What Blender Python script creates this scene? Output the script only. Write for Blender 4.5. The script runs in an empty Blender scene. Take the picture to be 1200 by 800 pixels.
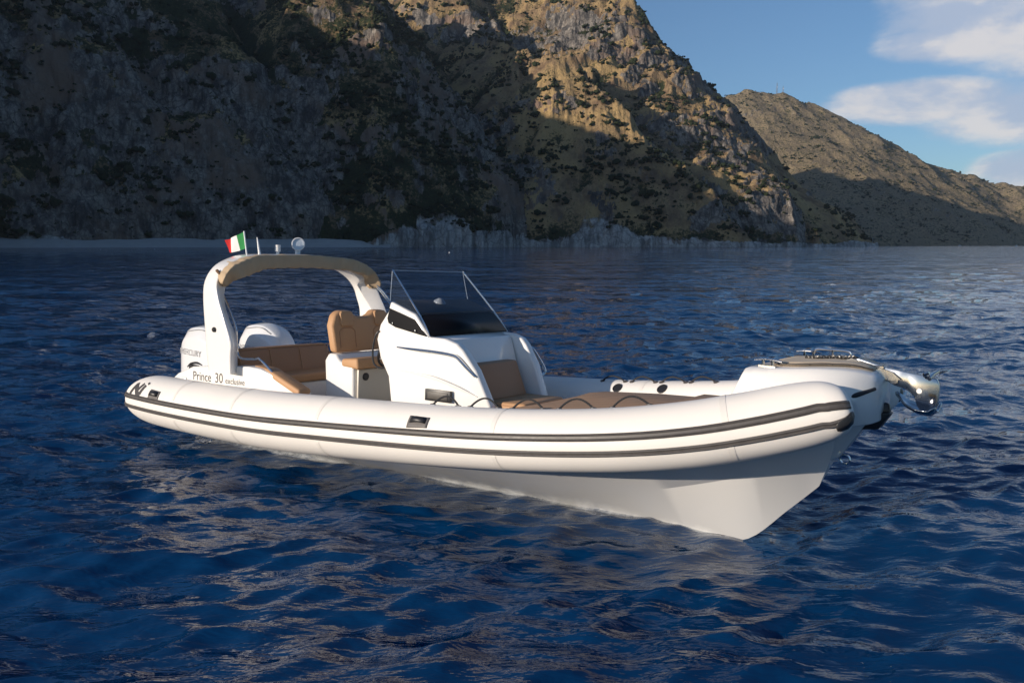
import bpy, bmesh, math, random
import numpy as np
from mathutils import Vector, Matrix
rad = math.radians
SC = bpy.context.scene
COL = SC.collection

# ------------------------------------------------------------------ camera
CAM_H = 2.3
cam_d = bpy.data.cameras.new('camera'); cam = bpy.data.objects.new('camera', cam_d); COL.objects.link(cam)
cam.location = (0, 0, CAM_H)
cam.rotation_euler = (rad(90 - 6.906), 0, 0)
cam_d.sensor_width = 36; cam_d.lens = 36 * 933 / 1200
cam_d.clip_start = 0.1; cam_d.clip_end = 60000
SC.camera = cam

# ------------------------------------------------------------------ sun and sky
SUN_EL = 13.5
SUN_DIR = Vector((-0.845, -0.535, 0)).normalized()          # horizontal direction towards the sun
SUN_VEC = Vector((SUN_DIR.x * math.cos(rad(SUN_EL)), SUN_DIR.y * math.cos(rad(SUN_EL)), math.sin(rad(SUN_EL))))
sun_d = bpy.data.lights.new('sun', 'SUN'); sun = bpy.data.objects.new('sun', sun_d); COL.objects.link(sun)
sun_d.energy = 5.0; sun_d.angle = rad(0.5); sun_d.color = (1.0, 0.87, 0.73)
sun.rotation_euler = SUN_VEC.to_track_quat('Z', 'Y').to_euler()
sun.location = (-40, -30, 30)

W = bpy.data.worlds.new('World'); SC.world = W; W.use_nodes = True
wt = W.node_tree; wn = wt.nodes; wl = wt.links
for n in list(wn): wn.remove(n)
def N(tree, typ, **kw):
    n = tree.nodes.new(typ)
    for k, v in kw.items():
        if k in n.inputs.keys() if isinstance(k, str) else False: n.inputs[k].default_value = v
        else: setattr(n, k, v)
    return n
sky = wn.new('ShaderNodeTexSky'); sky.sky_type = 'NISHITA'; sky.sun_disc = False
sky.sun_elevation = rad(SUN_EL)
sky.sun_rotation = math.atan2(SUN_DIR.x, SUN_DIR.y)
sky.altitude = 0; sky.air_density = 1.0; sky.dust_density = 0.5; sky.ozone_density = 4.5
bg = wn.new('ShaderNodeBackground'); bg.inputs['Strength'].default_value = 0.11
wout = wn.new('ShaderNodeOutputWorld')
SKY_CLOUDS = True
# clouds: noise in the direction of view, kept to the part of the sky where the photograph has them
tc = wn.new('ShaderNodeTexCoord')
sep = wn.new('ShaderNodeSeparateXYZ'); wl.new(tc.outputs['Generated'], sep.inputs[0])
def M(op, a, b=None, c=None, tree=wt):
    n = tree.nodes.new('ShaderNodeMath'); n.operation = op
    for i, v in enumerate((a, b, c)):
        if v is None: continue
        if isinstance(v, (int, float)): n.inputs[i].default_value = v
        else: tree.links.new(v, n.inputs[i])
    return n.outputs[0]
def MR(v, a, b, c=0.0, d=1.0, tree=wt, smooth=True):
    n = tree.nodes.new('ShaderNodeMapRange'); n.interpolation_type = 'SMOOTHSTEP' if smooth else 'LINEAR'
    tree.links.new(v, n.inputs['Value'])
    for k, x in zip(('From Min', 'From Max', 'To Min', 'To Max'), (a, b, c, d)): n.inputs[k].default_value = x
    return n.outputs['Result']
az = M('ARCTAN2', sep.outputs['X'], sep.outputs['Y'])                       # 0 = straight ahead
hyp = M('SQRT', M('ADD', M('MULTIPLY', sep.outputs['X'], sep.outputs['X']), M('MULTIPLY', sep.outputs['Y'], sep.outputs['Y'])))
el = M('ARCTAN2', sep.outputs['Z'], hyp)
cmb = wn.new('ShaderNodeCombineXYZ'); wl.new(M('MULTIPLY', az, 1.0), cmb.inputs[0]); wl.new(M('MULTIPLY', el, 2.2), cmb.inputs[1])
nz = wn.new('ShaderNodeTexNoise'); wl.new(cmb.outputs[0], nz.inputs['Vector'])
nz.inputs['Scale'].default_value = 7.0; nz.inputs['Detail'].default_value = 9; nz.inputs['Roughness'].default_value = 0.63; nz.inputs['Distortion'].default_value = 0.2
def blob(a0, e0, ra, re):
    d = M('ADD', M('POWER', M('DIVIDE', M('SUBTRACT', az, a0), ra), 2.0), M('POWER', M('DIVIDE', M('SUBTRACT', el, e0), re), 2.0))
    return MR(d, 0.0, 1.0, 1.0, 0.0)
PXA = lambda px: math.atan((px - 600) / 933.0)
PXE = lambda px, py: math.atan((287 - py) / 933.0 * math.cos(PXA(px)))
blobs = [(1165, 18, .19, .085), (1085, 60, .10, .030), (1075, 124, .17, .036), (1260, 130, .22, .06), (1205, 200, .09, .035), (1400, 40, .3, .12), (1500, 170, .2, .05), (300, -150, .3, .1), (-700, -100, .4, .15)]
mask = None
for (bx, by, ra, re) in blobs:
    b = blob(PXA(bx), PXE(bx, by), ra, re)
    mask = b if mask is None else M('MAXIMUM', mask, b)
cl = M('ADD', M('MULTIPLY', mask, 0.80), nz.outputs['Fac'])
cl = MR(cl, 0.78, 1.26)
nz2 = wn.new('ShaderNodeTexNoise'); 
mp2 = wn.new('ShaderNodeVectorMath'); mp2.operation = 'ADD'; mp2.inputs[1].default_value = (0.03, -0.06, 0.0)
wl.new(cmb.outputs[0], mp2.inputs[0]); wl.new(mp2.outputs[0], nz2.inputs['Vector'])
nz2.inputs['Scale'].default_value = 7.0; nz2.inputs['Detail'].default_value = 6; nz2.inputs['Roughness'].default_value = 0.5
lit = MR(M('SUBTRACT', nz.outputs['Fac'], nz2.outputs['Fac']), -0.10, 0.14)
ccol = wn.new('ShaderNodeMix'); ccol.data_type = 'RGBA'; wl.new(lit, ccol.inputs['Factor'])
ccol.inputs[6].default_value = (3.9, 4.5, 5.7, 1); ccol.inputs[7].default_value = (6.9, 6.5, 6.3, 1)
cmix = wn.new('ShaderNodeMix'); cmix.data_type = 'RGBA'
wl.new(M('MULTIPLY', cl, 0.85), cmix.inputs['Factor']); wl.new(sky.outputs[0], cmix.inputs[6]); wl.new(ccol.outputs[2], cmix.inputs[7])
wl.new(cmix.outputs[2], bg.inputs['Color']); wl.new(bg.outputs[0], wout.inputs[0])

SC.view_settings.view_transform = 'Standard'; SC.view_settings.look = 'None'
SC.view_settings.exposure = 0.12; SC.view_settings.gamma = 1.0; SC.view_settings.use_curve_mapping = False
SC.cycles.max_bounces = 8; SC.cycles.transparent_max_bounces = 12
SC.cycles.caustics_reflective = False; SC.cycles.caustics_refractive = False
SC.cycles.use_denoising = True

# ------------------------------------------------------------------ numpy noise
def _hash(ix, iy, iz, seed):
    h = (ix.astype(np.int64) * 374761393 + iy.astype(np.int64) * 668265263 + iz.astype(np.int64) * 2147483647 + seed * 144665) & 0xFFFFFFFF
    h = ((h ^ (h >> 13)) * 1274126177) & 0xFFFFFFFF
    h = h ^ (h >> 16)
    return (h & 0xFFFF).astype(np.float32) / 65535.0
def vnoise2(x, y, seed=0):
    ix = np.floor(x); iy = np.floor(y); fx = (x - ix).astype(np.float32); fy = (y - iy).astype(np.float32)
    fx = fx * fx * fx * (fx * (fx * 6 - 15) + 10); fy = fy * fy * fy * (fy * (fy * 6 - 15) + 10)
    z = np.zeros_like(ix)
    a = _hash(ix, iy, z, seed); b = _hash(ix + 1, iy, z, seed); c = _hash(ix, iy + 1, z, seed); d = _hash(ix + 1, iy + 1, z, seed)
    return (a + (b - a) * fx) * (1 - fy) + (c + (d - c) * fx) * fy
def fbm2(x, y, octv=5, seed=0, ridged=False, gain=0.5, lac=2.03):
    s = 0; a = 1.0; t = 0
    for o in range(octv):
        v = vnoise2(x + 17.3 * o, y - 9.1 * o, seed + o * 7)
        if ridged: v = 1 - np.abs(2 * v - 1)
        s = s + a * v; t += a; a *= gain; x = x * lac; y = y * lac
    return s / t
def smooth(e0, e1, x):
    t = np.clip((x - e0) / (e1 - e0), 0, 1); return t * t * (3 - 2 * t)

# ------------------------------------------------------------------ object helpers
def tag(o, label=None, cat=None, group=None, kind=None):
    if label: o['label'] = label
    if cat: o['category'] = cat
    if group: o['group'] = group
    if kind: o['kind'] = kind
    return o
def grid_mesh(name, V, nr, nc, mat, smooth_=True, wrap=False):
    me = bpy.data.meshes.new(name)
    r = np.arange(nr - 1)[:, None]; c = np.arange(nc - (0 if wrap else 1))[None, :]
    c2 = (c + 1) % nc
    F = np.stack([r * nc + c, r * nc + c2, (r + 1) * nc + c2, (r + 1) * nc + c], -1).reshape(-1, 4).astype(np.int32)
    me.vertices.add(len(V)); me.vertices.foreach_set('co', np.asarray(V, np.float32).ravel())
    me.loops.add(F.size); me.loops.foreach_set('vertex_index', F.ravel())
    me.polygons.add(len(F)); me.polygons.foreach_set('loop_start', np.arange(0, F.size, 4, dtype=np.int32))
    me.polygons.foreach_set('loop_total', np.full(len(F), 4, np.int32))
    me.polygons.foreach_set('use_smooth', np.full(len(F), smooth_, bool))
    me.update(calc_edges=True); me.validate()
    o = bpy.data.objects.new(name, me); COL.objects.link(o); me.materials.append(mat)
    return o

# ------------------------------------------------------------------ materials
def mat(name, base=(.5, .5, .5), rough=.5, metal=0.0, spec=.5, coat=0.0, bump=None, var=None, ior=1.5):
    m = bpy.data.materials.new(name); m.use_nodes = True
    t = m.node_tree; b = t.nodes['Principled BSDF']
    b.inputs['Base Color'].default_value = (*base, 1); b.inputs['Roughness'].default_value = rough
    b.inputs['Metallic'].default_value = metal; b.inputs['Specular IOR Level'].default_value = spec
    b.inputs['Coat Weight'].default_value = coat; b.inputs['IOR'].default_value = ior
    co = t.nodes.new('ShaderNodeTexCoord')
    if var:                                        # (scale, amount): slight unevenness of the colour
        n = t.nodes.new('ShaderNodeTexNoise'); n.inputs['Scale'].default_value = var[0]; n.inputs['Detail'].default_value = 5
        t.links.new(co.outputs['Object'], n.inputs['Vector'])
        mx = t.nodes.new('ShaderNodeMix'); mx.data_type = 'RGBA'
        mx.inputs[6].default_value = (*[c * (1 - var[1]) for c in base], 1); mx.inputs[7].default_value = (*[min(1, c * (1 + var[1])) for c in base], 1)
        t.links.new(n.outputs['Fac'], mx.inputs['Factor']); t.links.new(mx.outputs[2], b.inputs['Base Color'])
        r = t.nodes.new('ShaderNodeMapRange'); r.inputs['To Min'].default_value = max(.02, rough - .1); r.inputs['To Max'].default_value = min(1, rough + .1)
        t.links.new(n.outputs['Fac'], r.inputs['Value']); t.links.new(r.outputs[0], b.inputs['Roughness'])
    if bump:                                       # (scale, strength, distance)
        n = t.nodes.new('ShaderNodeTexNoise'); n.inputs['Scale'].default_value = bump[0]; n.inputs['Detail'].default_value = 4
        t.links.new(co.outputs['Object'], n.inputs['Vector'])
        bp = t.nodes.new('ShaderNodeBump'); bp.inputs['Strength'].default_value = bump[1]; bp.inputs['Distance'].default_value = bump[2]
        t.links.new(n.outputs['Fac'], bp.inputs['Height']); t.links.new(bp.outputs[0], b.inputs['Normal'])
    return m
# ------------------------------------------------------------------ water
def make_water_material():
    m = bpy.data.materials.new('sea_water'); m.use_nodes = True
    t = m.node_tree; b = t.nodes['Principled BSDF']
    b.inputs['Base Color'].default_value = (0.0010, 0.031, 0.100, 1)
    b.inputs['Roughness'].default_value = 0.02; b.inputs['IOR'].default_value = 1.40
    b.inputs['Specular IOR Level'].default_value = 0.5
    geo = t.nodes.new('ShaderNodeNewGeometry')
    mp = t.nodes.new('ShaderNodeMapping'); mp.inputs['Rotation'].default_value = (0, 0, rad(-14)); mp.inputs['Scale'].default_value = (0.42, 1.0, 1.0)
    t.links.new(geo.outputs['Position'], mp.inputs['Vector'])
    prev = None
    for sc, dist, st in ((.11, 2.4, .5), (.42, .7, .55), (1.6, .15, .5), (5.5, .055, .55), (15.0, .016, .5)):
        n = t.nodes.new('ShaderNodeTexNoise'); n.inputs['Scale'].default_value = sc; n.inputs['Detail'].default_value = 3; n.inputs['Roughness'].default_value = .55
        n.inputs['Distortion'].default_value = .3
        t.links.new(mp.outputs[0], n.inputs['Vector'])
        bp = t.nodes.new('ShaderNodeBump'); bp.inputs['Strength'].default_value = st; bp.inputs['Distance'].default_value = dist
        t.links.new(n.outputs['Fac'], bp.inputs['Height'])
        if prev: t.links.new(prev.outputs[0], bp.inputs['Normal'])
        prev = bp
    t.links.new(prev.outputs[0], b.inputs['Normal'])
    # a little foam where the sea laps the hull
    at = t.nodes.new('ShaderNodeAttribute'); at.attribute_name = 'foam'
    n = t.nodes.new('ShaderNodeTexNoise'); n.inputs['Scale'].default_value = 16; n.inputs['Detail'].default_value = 6; n.inputs['Roughness'].default_value = .7; t.links.new(geo.outputs['Position'], n.inputs['Vector'])
    ff = MR(M('MULTIPLY', at.outputs['Fac'], M('ADD', n.outputs['Fac'], .5, tree=t), tree=t), .42, .80, 0, .8, tree=t)
    mx = t.nodes.new('ShaderNodeMix'); mx.data_type = 'RGBA'; t.links.new(ff, mx.inputs['Factor']); mx.inputs[6].default_value = b.inputs['Base Color'].default_value[:]; mx.inputs[7].default_value = (.62, .64, .65, 1)
    t.links.new(mx.outputs[2], b.inputs['Base Color'])
    t.links.new(M('ADD', M('MULTIPLY', ff, .5, tree=t), .02, tree=t), b.inputs['Roughness'])
    return m
def wave_field(X, Y, spacing, seed=4):
    """sum of wind waves (Gerstner): displacement of the points (X, Y); components shorter than the local mesh spacing are left out"""
    rng = np.random.RandomState(seed)
    dx = np.zeros_like(X); dy = np.zeros_like(X); dz = np.zeros_like(X)
    lam = np.exp(np.linspace(math.log(0.22), math.log(11.0), 78))
    wind = rad(-62)                                        # the waves travel this way
    for L in lam:
        th = wind + rng.normal(0, .55); k = 2 * math.pi / L; ph = rng.uniform(0, 2 * math.pi)
        A = 0.0060 * L ** 0.42 * rng.uniform(.6, 1.4)
        if L > 1.3: A *= (1.3 / L) ** .45
        if L > 5: A *= (5 / L) ** .6
        w = np.clip((L / spacing - 2.2) / 3.0, 0, 1)
        q = k * (X * math.cos(th) + Y * math.sin(th)) + ph
        dz += w * A * np.cos(q); s = w * A * .8 * np.sin(q)
        dx -= s * math.cos(th); dy -= s * math.sin(th)
    return dx, dy, dz
def make_water():
    a = [np.linspace(rad(-40), rad(40), 760)]
    side = rad(40) + np.cumsum(np.linspace(.004, .16, 34)); side = side[side < math.pi]
    a = np.concatenate([-side[::-1], a[0], side])
    r = [1.2]
    while r[-1] < 14000:
        x = r[-1]; r.append(x * float(np.interp(math.log(x), [math.log(40), math.log(350), math.log(700), math.log(2000)], [1.0055, 1.0105, 1.02, 1.05])))
    r = np.array(r)
    Rr, A = np.meshgrid(r, a, indexing='ij')
    X = Rr * np.sin(A); Y = Rr * np.cos(A)
    dr = np.gradient(r)[:, None]; da = np.gradient(a)[None, :]
    sp = np.maximum(dr * .75 + 0 * Rr, Rr * np.abs(da) * .75)
    calm = 0.55 + 0.75 * fbm2(X / 22, Y / 22, 3, 5)       # gusts: rougher and smoother patches
    dx, dy, dz = wave_field(X, Y, sp)
    Z = dz * calm
    # ripples and foam where the sea laps against the hull
    bx = (X + 4.0414) * .7986 + (Y - 10.6087) * -.6018; by = (X + 4.0414) * .6008 + (Y - 10.6087) * .7982
    half = np.interp(bx, [1.0, 1.15, 3.4, 5.2, 6.0, 6.6, 7.1, 7.45], [0, .80, .50, .30, .20, .115, .07, 0])
    d = np.hypot(np.maximum(np.abs(by) - half, 0), np.maximum(np.maximum(bx - 7.47, 1.1 - bx), 0))
    lap = np.exp(-d / .55) * smooth(.10, .03, sp)
    Z = Z * (1 - .45 * np.exp(-d / .7)) + lap * .011 * np.cos(2 * math.pi * d / .30 + 5 * fbm2(bx / .8, by / .8, 3, 31)) 
    foam = np.exp(-(d / .085) ** 2) * (.35 + .65 * fbm2(bx / .5, by / .5, 3, 33)) * (sp < .3)
    V = np.stack([X + dx * calm, Y + dy * calm, Z], -1).reshape(-1, 3)
    # close the hole under the camera with a ring that shares the first row
    o = grid_mesh('sea', V, len(r), len(a), make_water_material(), True)
    fa = o.data.attributes.new('foam', 'FLOAT', 'POINT'); fa.data.foreach_set('value', foam.ravel().astype(np.float32))
    tag(o, 'deep blue rippled sea around the white boat', 'sea', kind='structure')
    return o
make_water()
# ------------------------------------------------------------------ mountains
def hill_material(name, far=False):
    m = bpy.data.materials.new(name); m.use_nodes = True
    t = m.node_tree; b = t.nodes['Principled BSDF']; b.inputs['Roughness'].default_value = .95; b.inputs['Specular IOR Level'].default_value = .1
    L = t.links
    geo = t.nodes.new('ShaderNodeNewGeometry'); sepn = t.nodes.new('ShaderNodeSeparateXYZ'); L.new(geo.outputs['True Normal'], sepn.inputs[0])
    sepp = t.nodes.new('ShaderNodeSeparateXYZ'); L.new(geo.outputs['Position'], sepp.inputs[0])
    def noise(scale, det=6, rough=.6, vec=None):
        n = t.nodes.new('ShaderNodeTexNoise'); n.inputs['Scale'].default_value = scale; n.inputs['Detail'].default_value = det; n.inputs['Roughness'].default_value = rough
        L.new(vec or geo.outputs['Position'], n.inputs['Vector']); return n.outputs['Fac']
    def mixc(f, a, c):
        x = t.nodes.new('ShaderNodeMix'); x.data_type = 'RGBA'; L.new(f, x.inputs['Factor'])
        for s, v in ((6, a), (7, c)):
            if isinstance(v, tuple): x.inputs[s].default_value = (*v, 1)
            else: L.new(v, x.inputs[s])
        return x.outputs[2]
    mm = lambda *a: M(*a, tree=t)
    mr = lambda v, a, c, x=0., y=1.: MR(v, a, c, x, y, tree=t)
    k = .5 if far else 1.0
    big = noise(.012 * k); mid = noise(.05 * k, 7, .65); fine = noise(.30 * k, 9, .75)
    mpv = t.nodes.new('ShaderNodeMapping'); mpv.inputs['Scale'].default_value = (1, 1, .22); L.new(geo.outputs['Position'], mpv.inputs['Vector'])
    streak = noise(.11 * k, 7, .68, mpv.outputs[0])
    grass = mixc(mr(mid, .35, .65), (.15, .10, .064), (.36, .25, .135))
    grass = mixc(mr(big, .45, .62), grass, (.42, .29, .135))
    rock = mixc(mr(streak, .36, .64), (.065, .063, .063), (.34, .30, .255))
    wv = t.nodes.new('ShaderNodeVectorMath'); wv.operation = 'MULTIPLY_ADD'; wn_ = t.nodes.new('ShaderNodeTexNoise'); wn_.inputs['Scale'].default_value = .12 * k; wn_.inputs['Detail'].default_value = 4; L.new(geo.outputs['Position'], wn_.inputs['Vector'])
    L.new(wn_.outputs['Color'], wv.inputs[0]); wv.inputs[1].default_value = (9 / k, 9 / k, 9 / k); L.new(geo.outputs['Position'], wv.inputs[2])
    def crack(sc, wdt):
        v = t.nodes.new('ShaderNodeTexVoronoi'); v.feature = 'DISTANCE_TO_EDGE'; v.inputs['Scale'].default_value = sc * k; L.new(wv.outputs[0], v.inputs['Vector']); return mr(v.outputs['Distance'], .0, wdt)
    c1 = crack(.085, .10); c2 = crack(.30, .16)
    crk = mm('MULTIPLY', mm('ADD', mm('MULTIPLY', c1, .55), .45), mm('ADD', mm('MULTIPLY', c2, .35), .65))
    rock = mixc(crk, (.045, .043, .042), rock)
    rock = mixc(mr(big, .5, .66), rock, (.22, .155, .115))
    scrub = mixc(mr(fine, .35, .65), (.014, .022, .011), (.04, .05, .022))
    if far:
        grass = mixc(mr(mid, .35, .65), (.21, .165, .105), (.33, .255, .155))
        sc_f = mr(mm('ADD', mm('MULTIPLY', fine, .75), mm('MULTIPLY', mid, .5)), .60, .74)
        col = mixc(sc_f, grass, scrub)
        rk = mr(sepn.outputs['Z'], .60, .42); col = mixc(rk, col, rock)
    else:
        ar = t.nodes.new('ShaderNodeAttribute'); ar.attribute_name = 'rocky'
        at = t.nodes.new('ShaderNodeAttribute'); at.attribute_name = 'gully'
        steep = mm('ADD', sepn.outputs['Z'], mm('MULTIPLY', mm('SUBTRACT', mid, .5), .5))
        rk = mr(mm('ADD', ar.outputs['Fac'], mm('MULTIPLY', mm('SUBTRACT', .56, steep), 1.6)), .38, .62)
        col = mixc(rk, grass, rock)
        sc_f = mm('MULTIPLY', mr(mm('ADD', mm('ADD', mm('MULTIPLY', fine, .5), mm('MULTIPLY', mid, .45)), mm('MULTIPLY', at.outputs['Fac'], .22)), .50, .60), mr(rk, .9, .3))
        col = mixc(sc_f, col, scrub)
        # bare pale limestone washed by the sea at the foot
        pale = mixc(mm('MULTIPLY', mr(streak, .34, .60), crk), (.17, .168, .165), (.58, .56, .53))
        ap = t.nodes.new('ShaderNodeAttribute'); ap.attribute_name = 'pale'
        col = mixc(mr(mm('ADD', ap.outputs['Fac'], mm('MULTIPLY', mm('SUBTRACT', mid, .5), 1.2)), .35, .65), col, pale)
    L.new(col, b.inputs['Base Color'])
    bp = t.nodes.new('ShaderNodeBump'); bp.inputs['Strength'].default_value = .9; bp.inputs['Distance'].default_value = 2.0 / k
    L.new(mm('ADD', mm('ADD', fine, mm('MULTIPLY', streak, .9)), mm('MULTIPLY', crk, .5)), bp.inputs['Height']); L.new(bp.outputs[0], b.inputs['Normal'])
    return m

def P3(px, py, Y):
    """world point seen at pixel (px, py) of the photograph at the depth Y"""
    return np.array([(px - 600) / 933.0 * Y, Y, max(-5.0, CAM_H + (287 - py) / 933.0 * Y)])
def seg_field(X, Y, pts, slope_l, slope_r, power=1.0):
    """height of a ridge through the 3-D points pts, falling off on its left and right sides"""
    best = np.full(X.shape, -1e9)
    for a, b in zip(pts[:-1], pts[1:]):
        d = b[:2] - a[:2]; L2 = d @ d
        tt = np.clip(((X - a[0]) * d[0] + (Y - a[1]) * d[1]) / L2, 0, 1)
        qx = a[0] + tt * d[0]; qy = a[1] + tt * d[1]
        dist = np.hypot(X - qx, Y - qy)
        side = (X - a[0]) * d[1] - (Y - a[1]) * d[0]            # > 0: to the right of the direction of travel
        s = np.where(side > 0, slope_r, slope_l)
        best = np.maximum(best, a[2] + tt * (b[2] - a[2]) - s * dist ** power)
    return best
def smax(a, b, k):
    h = np.clip(.5 + .5 * (a - b) / k, 0, 1); return b + (a - b) * h + k * h * (1 - h)
def polar_grid(a0, a1, na, r0, r1, nr):
    a = np.linspace(rad(a0), rad(a1), na); r = np.geomspace(r0, r1, nr)
    Rr, A = np.meshgrid(r, a, indexing='ij'); return Rr * np.sin(A), Rr * np.cos(A), nr, na
def finish_hill(name, X, Y, Z, nr, nc, material, crag, seed, gully=None, foot=None):
    global LAST_ROCKY
    # real crags: push the slope sideways by noise that is stretched down the fall line
    gy, gx = np.gradient(Z)
    V = np.stack([X, Y, Z], -1)
    du = np.gradient(V, axis=1); dv = np.gradient(V, axis=0)
    n = np.cross(du, dv); n /= np.linalg.norm(n, axis=-1, keepdims=True) + 1e-9
    n *= np.sign(n[..., 2:3] + 1e-9)
    st = smooth(.70, .50, n[..., 2])
    s = X * .9 + Y * .45
    patch = fbm2(s / 150, Z / 85, 4, seed + 9) * .7 + fbm2(s / 30, Z / 40, 4, seed + 19) * .3
    ft = np.zeros_like(Z) if foot is None else foot
    pale = smooth(1.25, .75, Z / np.maximum(ft * (.3 + 1.35 * fbm2(s / 30, (Y + Z) / 30, 5, seed + 55)), .01)) * (ft > 1)
    rocky = np.maximum(smooth(.555, .62, patch + (st - .5) * .14), pale)
    q = 22 * (fbm2(s / 40, Z / 30, 3, seed + 77) - .5)
    c = (fbm2((s + q) / 40, (Z + q) / 36, 5, seed, True, .55) - .5) * 1.0 + (fbm2((s + q) / 8, (Z - q) / 9, 4, seed + 40, True) - .5) * .5
    amp = crag * (.08 + .92 * rocky) * smooth(-4, 6, Z)
    LAST_ROCKY = rocky
    c = c * (1 - pale) + pale * ((fbm2((s + q) / 15, (Z - q) / 12, 5, seed + 90, True, .6) - .55) * 1.1 + (fbm2(s / 6, Z / 5, 3, seed + 91) - .5) * .5)
    amp = amp * (1 + .2 * pale)
    V = V + n * (c * amp)[..., None]
    o = grid_mesh(name, V.reshape(-1, 3), nr, nc, material, True)
    ap = o.data.attributes.new('pale', 'FLOAT', 'POINT'); ap.data.foreach_set('value', pale.ravel().astype(np.float32))
    ar = o.data.attributes.new('rocky', 'FLOAT', 'POINT'); ar.data.foreach_set('value', rocky.ravel().astype(np.float32))
    if gully is not None:
        at = o.data.attributes.new('gully', 'FLOAT', 'POINT'); at.data.foreach_set('value', gully.ravel().astype(np.float32))
    return o, V

mat_hill = hill_material('dry_rocky_slope'); mat_far = hill_material('distant_scrub_slope', True)

def main_height(X, Y):
    wx = X + 60 * (fbm2(X / 150, Y / 150, 4, 11) - .5) ; wy = Y + 60 * (fbm2(X / 150, Y / 150, 4, 23) - .5)
    R1 = [P3(430, -24, 1750), P3(540, -22, 1640), P3(620, -18, 1560), P3(684, -4, 1480), P3(724, 42, 1420), P3(764, 92, 1360), P3(803, 140, 1300), P3(852, 203, 1210), P3(912, 247, 1120), P3(944, 266, 1060), P3(958, 280, 1020)]
    R2 = [P3(490, -16, 1600), P3(530, -6, 1480), P3(575, 40, 1330), P3(612, 86, 1190), P3(665, 104, 1120), P3(730, 138, 1065), P3(742, 170, 1035), P3(752, 235, 995), P3(760, 290, 960)]
    R3 = [P3(690, -20, 1500), P3(735, 40, 1390), P3(775, 85, 1300), P3(822, 150, 1210), P3(870, 205, 1130), P3(900, 240, 1070), P3(925, 290, 1000)]
    R4 = [P3(612, 88, 1190), P3(590, 150, 1130), P3(588, 215, 1050), P3(600, 290, 960)]
    h = seg_field(wx, wy, R1, 1.5, .90)
    h = smax(h, seg_field(wx, wy, R2, 1.15, 1.0), 14)
    h = smax(h, seg_field(wx, wy, R3, 1.2, 1.1), 10)
    h = smax(h, seg_field(wx, wy, R4, 1.2, 1.2), 12)
    return h
def left_height(X, Y):
    wx = X + 70 * (fbm2(X / 140, Y / 140, 4, 31) - .5); wy = Y + 70 * (fbm2(X / 140, Y / 140, 4, 47) - .5)
    K = [np.array([-560, 60, 205.]), np.array([-600, 300, 292.]), np.array([-650, 465, 340.]), np.array([-740, 660, 415.]), np.array([-860, 1100, 510.])]
    C = [np.array([-740, 660, 415.]), np.array([-620, 1000, 450.]), np.array([-430, 1200, 430.]), np.array([-250, 1300, 390.])]
    S = [np.array([-330, 1180, 430.]), P3(395, -8, 1080), P3(425, 55, 1010), P3(446, 125, 965), P3(452, 190, 930), P3(500, 240, 905), P3(535, 262, 890), P3(566, 289, 870)]
    S2 = [np.array([-560, 1010, 450.]), P3(250, 0, 980), P3(300, 110, 920), P3(330, 200, 890), P3(345, 290, 850)]
    S3 = [np.array([-800, 860, 460.]), P3(60, -20, 900), P3(110, 120, 860), P3(170, 230, 830), P3(185, 290, 815)]
    h = np.maximum(seg_field(wx, wy, C, .9, 1.12), seg_field(wx, wy, K, 1.0, 1.75))
    h = smax(h, seg_field(wx, wy, S, 1.2, 1.2), 12)
    h = smax(h, seg_field(wx, wy, S2, 1.25, 1.25), 12)
    h = smax(h, seg_field(wx, wy, S3, 1.25, 1.25), 12)
    return h
def knoll(X, Y):
    q = [P3(446, 272, 868), P3(478, 258, 872), P3(507, 249, 872), P3(530, 262, 866), P3(562, 284, 858)]
    wx = X + 16 * (fbm2(X / 22, Y / 22, 4, 65) - .5); wy = Y + 16 * (fbm2(X / 22, Y / 22, 4, 66) - .5)
    return seg_field(wx, wy, q, 1.25, 1.25)
def rough_up(X, Y, h, seed, cd):
    # cd: direction of the contour lines; gullies and spurs run across it, down the slope
    t = X * cd[0] + Y * cd[1]; f = -X * cd[1] + Y * cd[0]
    t = t + 40 * (fbm2(X / 90, Y / 90, 3, seed + 3) - .5)
    g = fbm2(t / 120, f / 420, 4, seed + 1, True, .45) - .6
    r = fbm2(X / 80, Y / 80, 5, seed, True, .52) - .55
    r2 = fbm2(X / 22, Y / 22, 4, seed + 5, False, .55) - .5
    return h + smooth(0, 90, h) * (g * 75 + r * 26 + r2 * 9) + smooth(-10, 15, h) * r2 * 5
def gully_of(h, nr, nc):
    # how far a point lies below its surroundings
    k = 19; p = np.pad(h, ((k, k), (k, k)), 'edge'); c = np.cumsum(np.cumsum(np.pad(p, ((1, 0), (1, 0))), 0), 1)
    w = 2 * k + 1; mean = (c[w:, w:] - c[:-w, w:] - c[w:, :-w] + c[:-w, :-w]) / (w * w)
    return np.clip((mean - h) / 16, 0, 1)
def shore_cut(X, Y, h, pxs, rs, slope, seed):
    # the slope never stands in front of the shoreline (pxs: bearing, rs: distance)
    px = 600 + 933.0 * X / Y; r = np.hypot(X, Y)
    r0 = np.interp(px, pxs, rs) + 26 * (fbm2(X / 45, Y / 45, 4, seed) - .5)
    lim = (r - r0) * slope
    k = 26.0; t = np.clip(.5 + .5 * (lim - h) / k, 0, 1)
    return lim + (h - lim) * t - k * t * (1 - t) + 4 * smooth(0, 20, r - r0)
X, Y, nr, nc = polar_grid(-36, 3, 760, 760, 1900, 330)
h = shore_cut(X, Y, left_height(X, Y), [-60, 440, 480, 540, 575, 640], [812, 835, 850, 862, 880, 1000], 1.7, 21)
h = rough_up(X, Y, h, 3, (.6, .8))
kn = knoll(X, Y); h = np.maximum(h, kn); PX = 600 + 933 * X / Y
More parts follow.
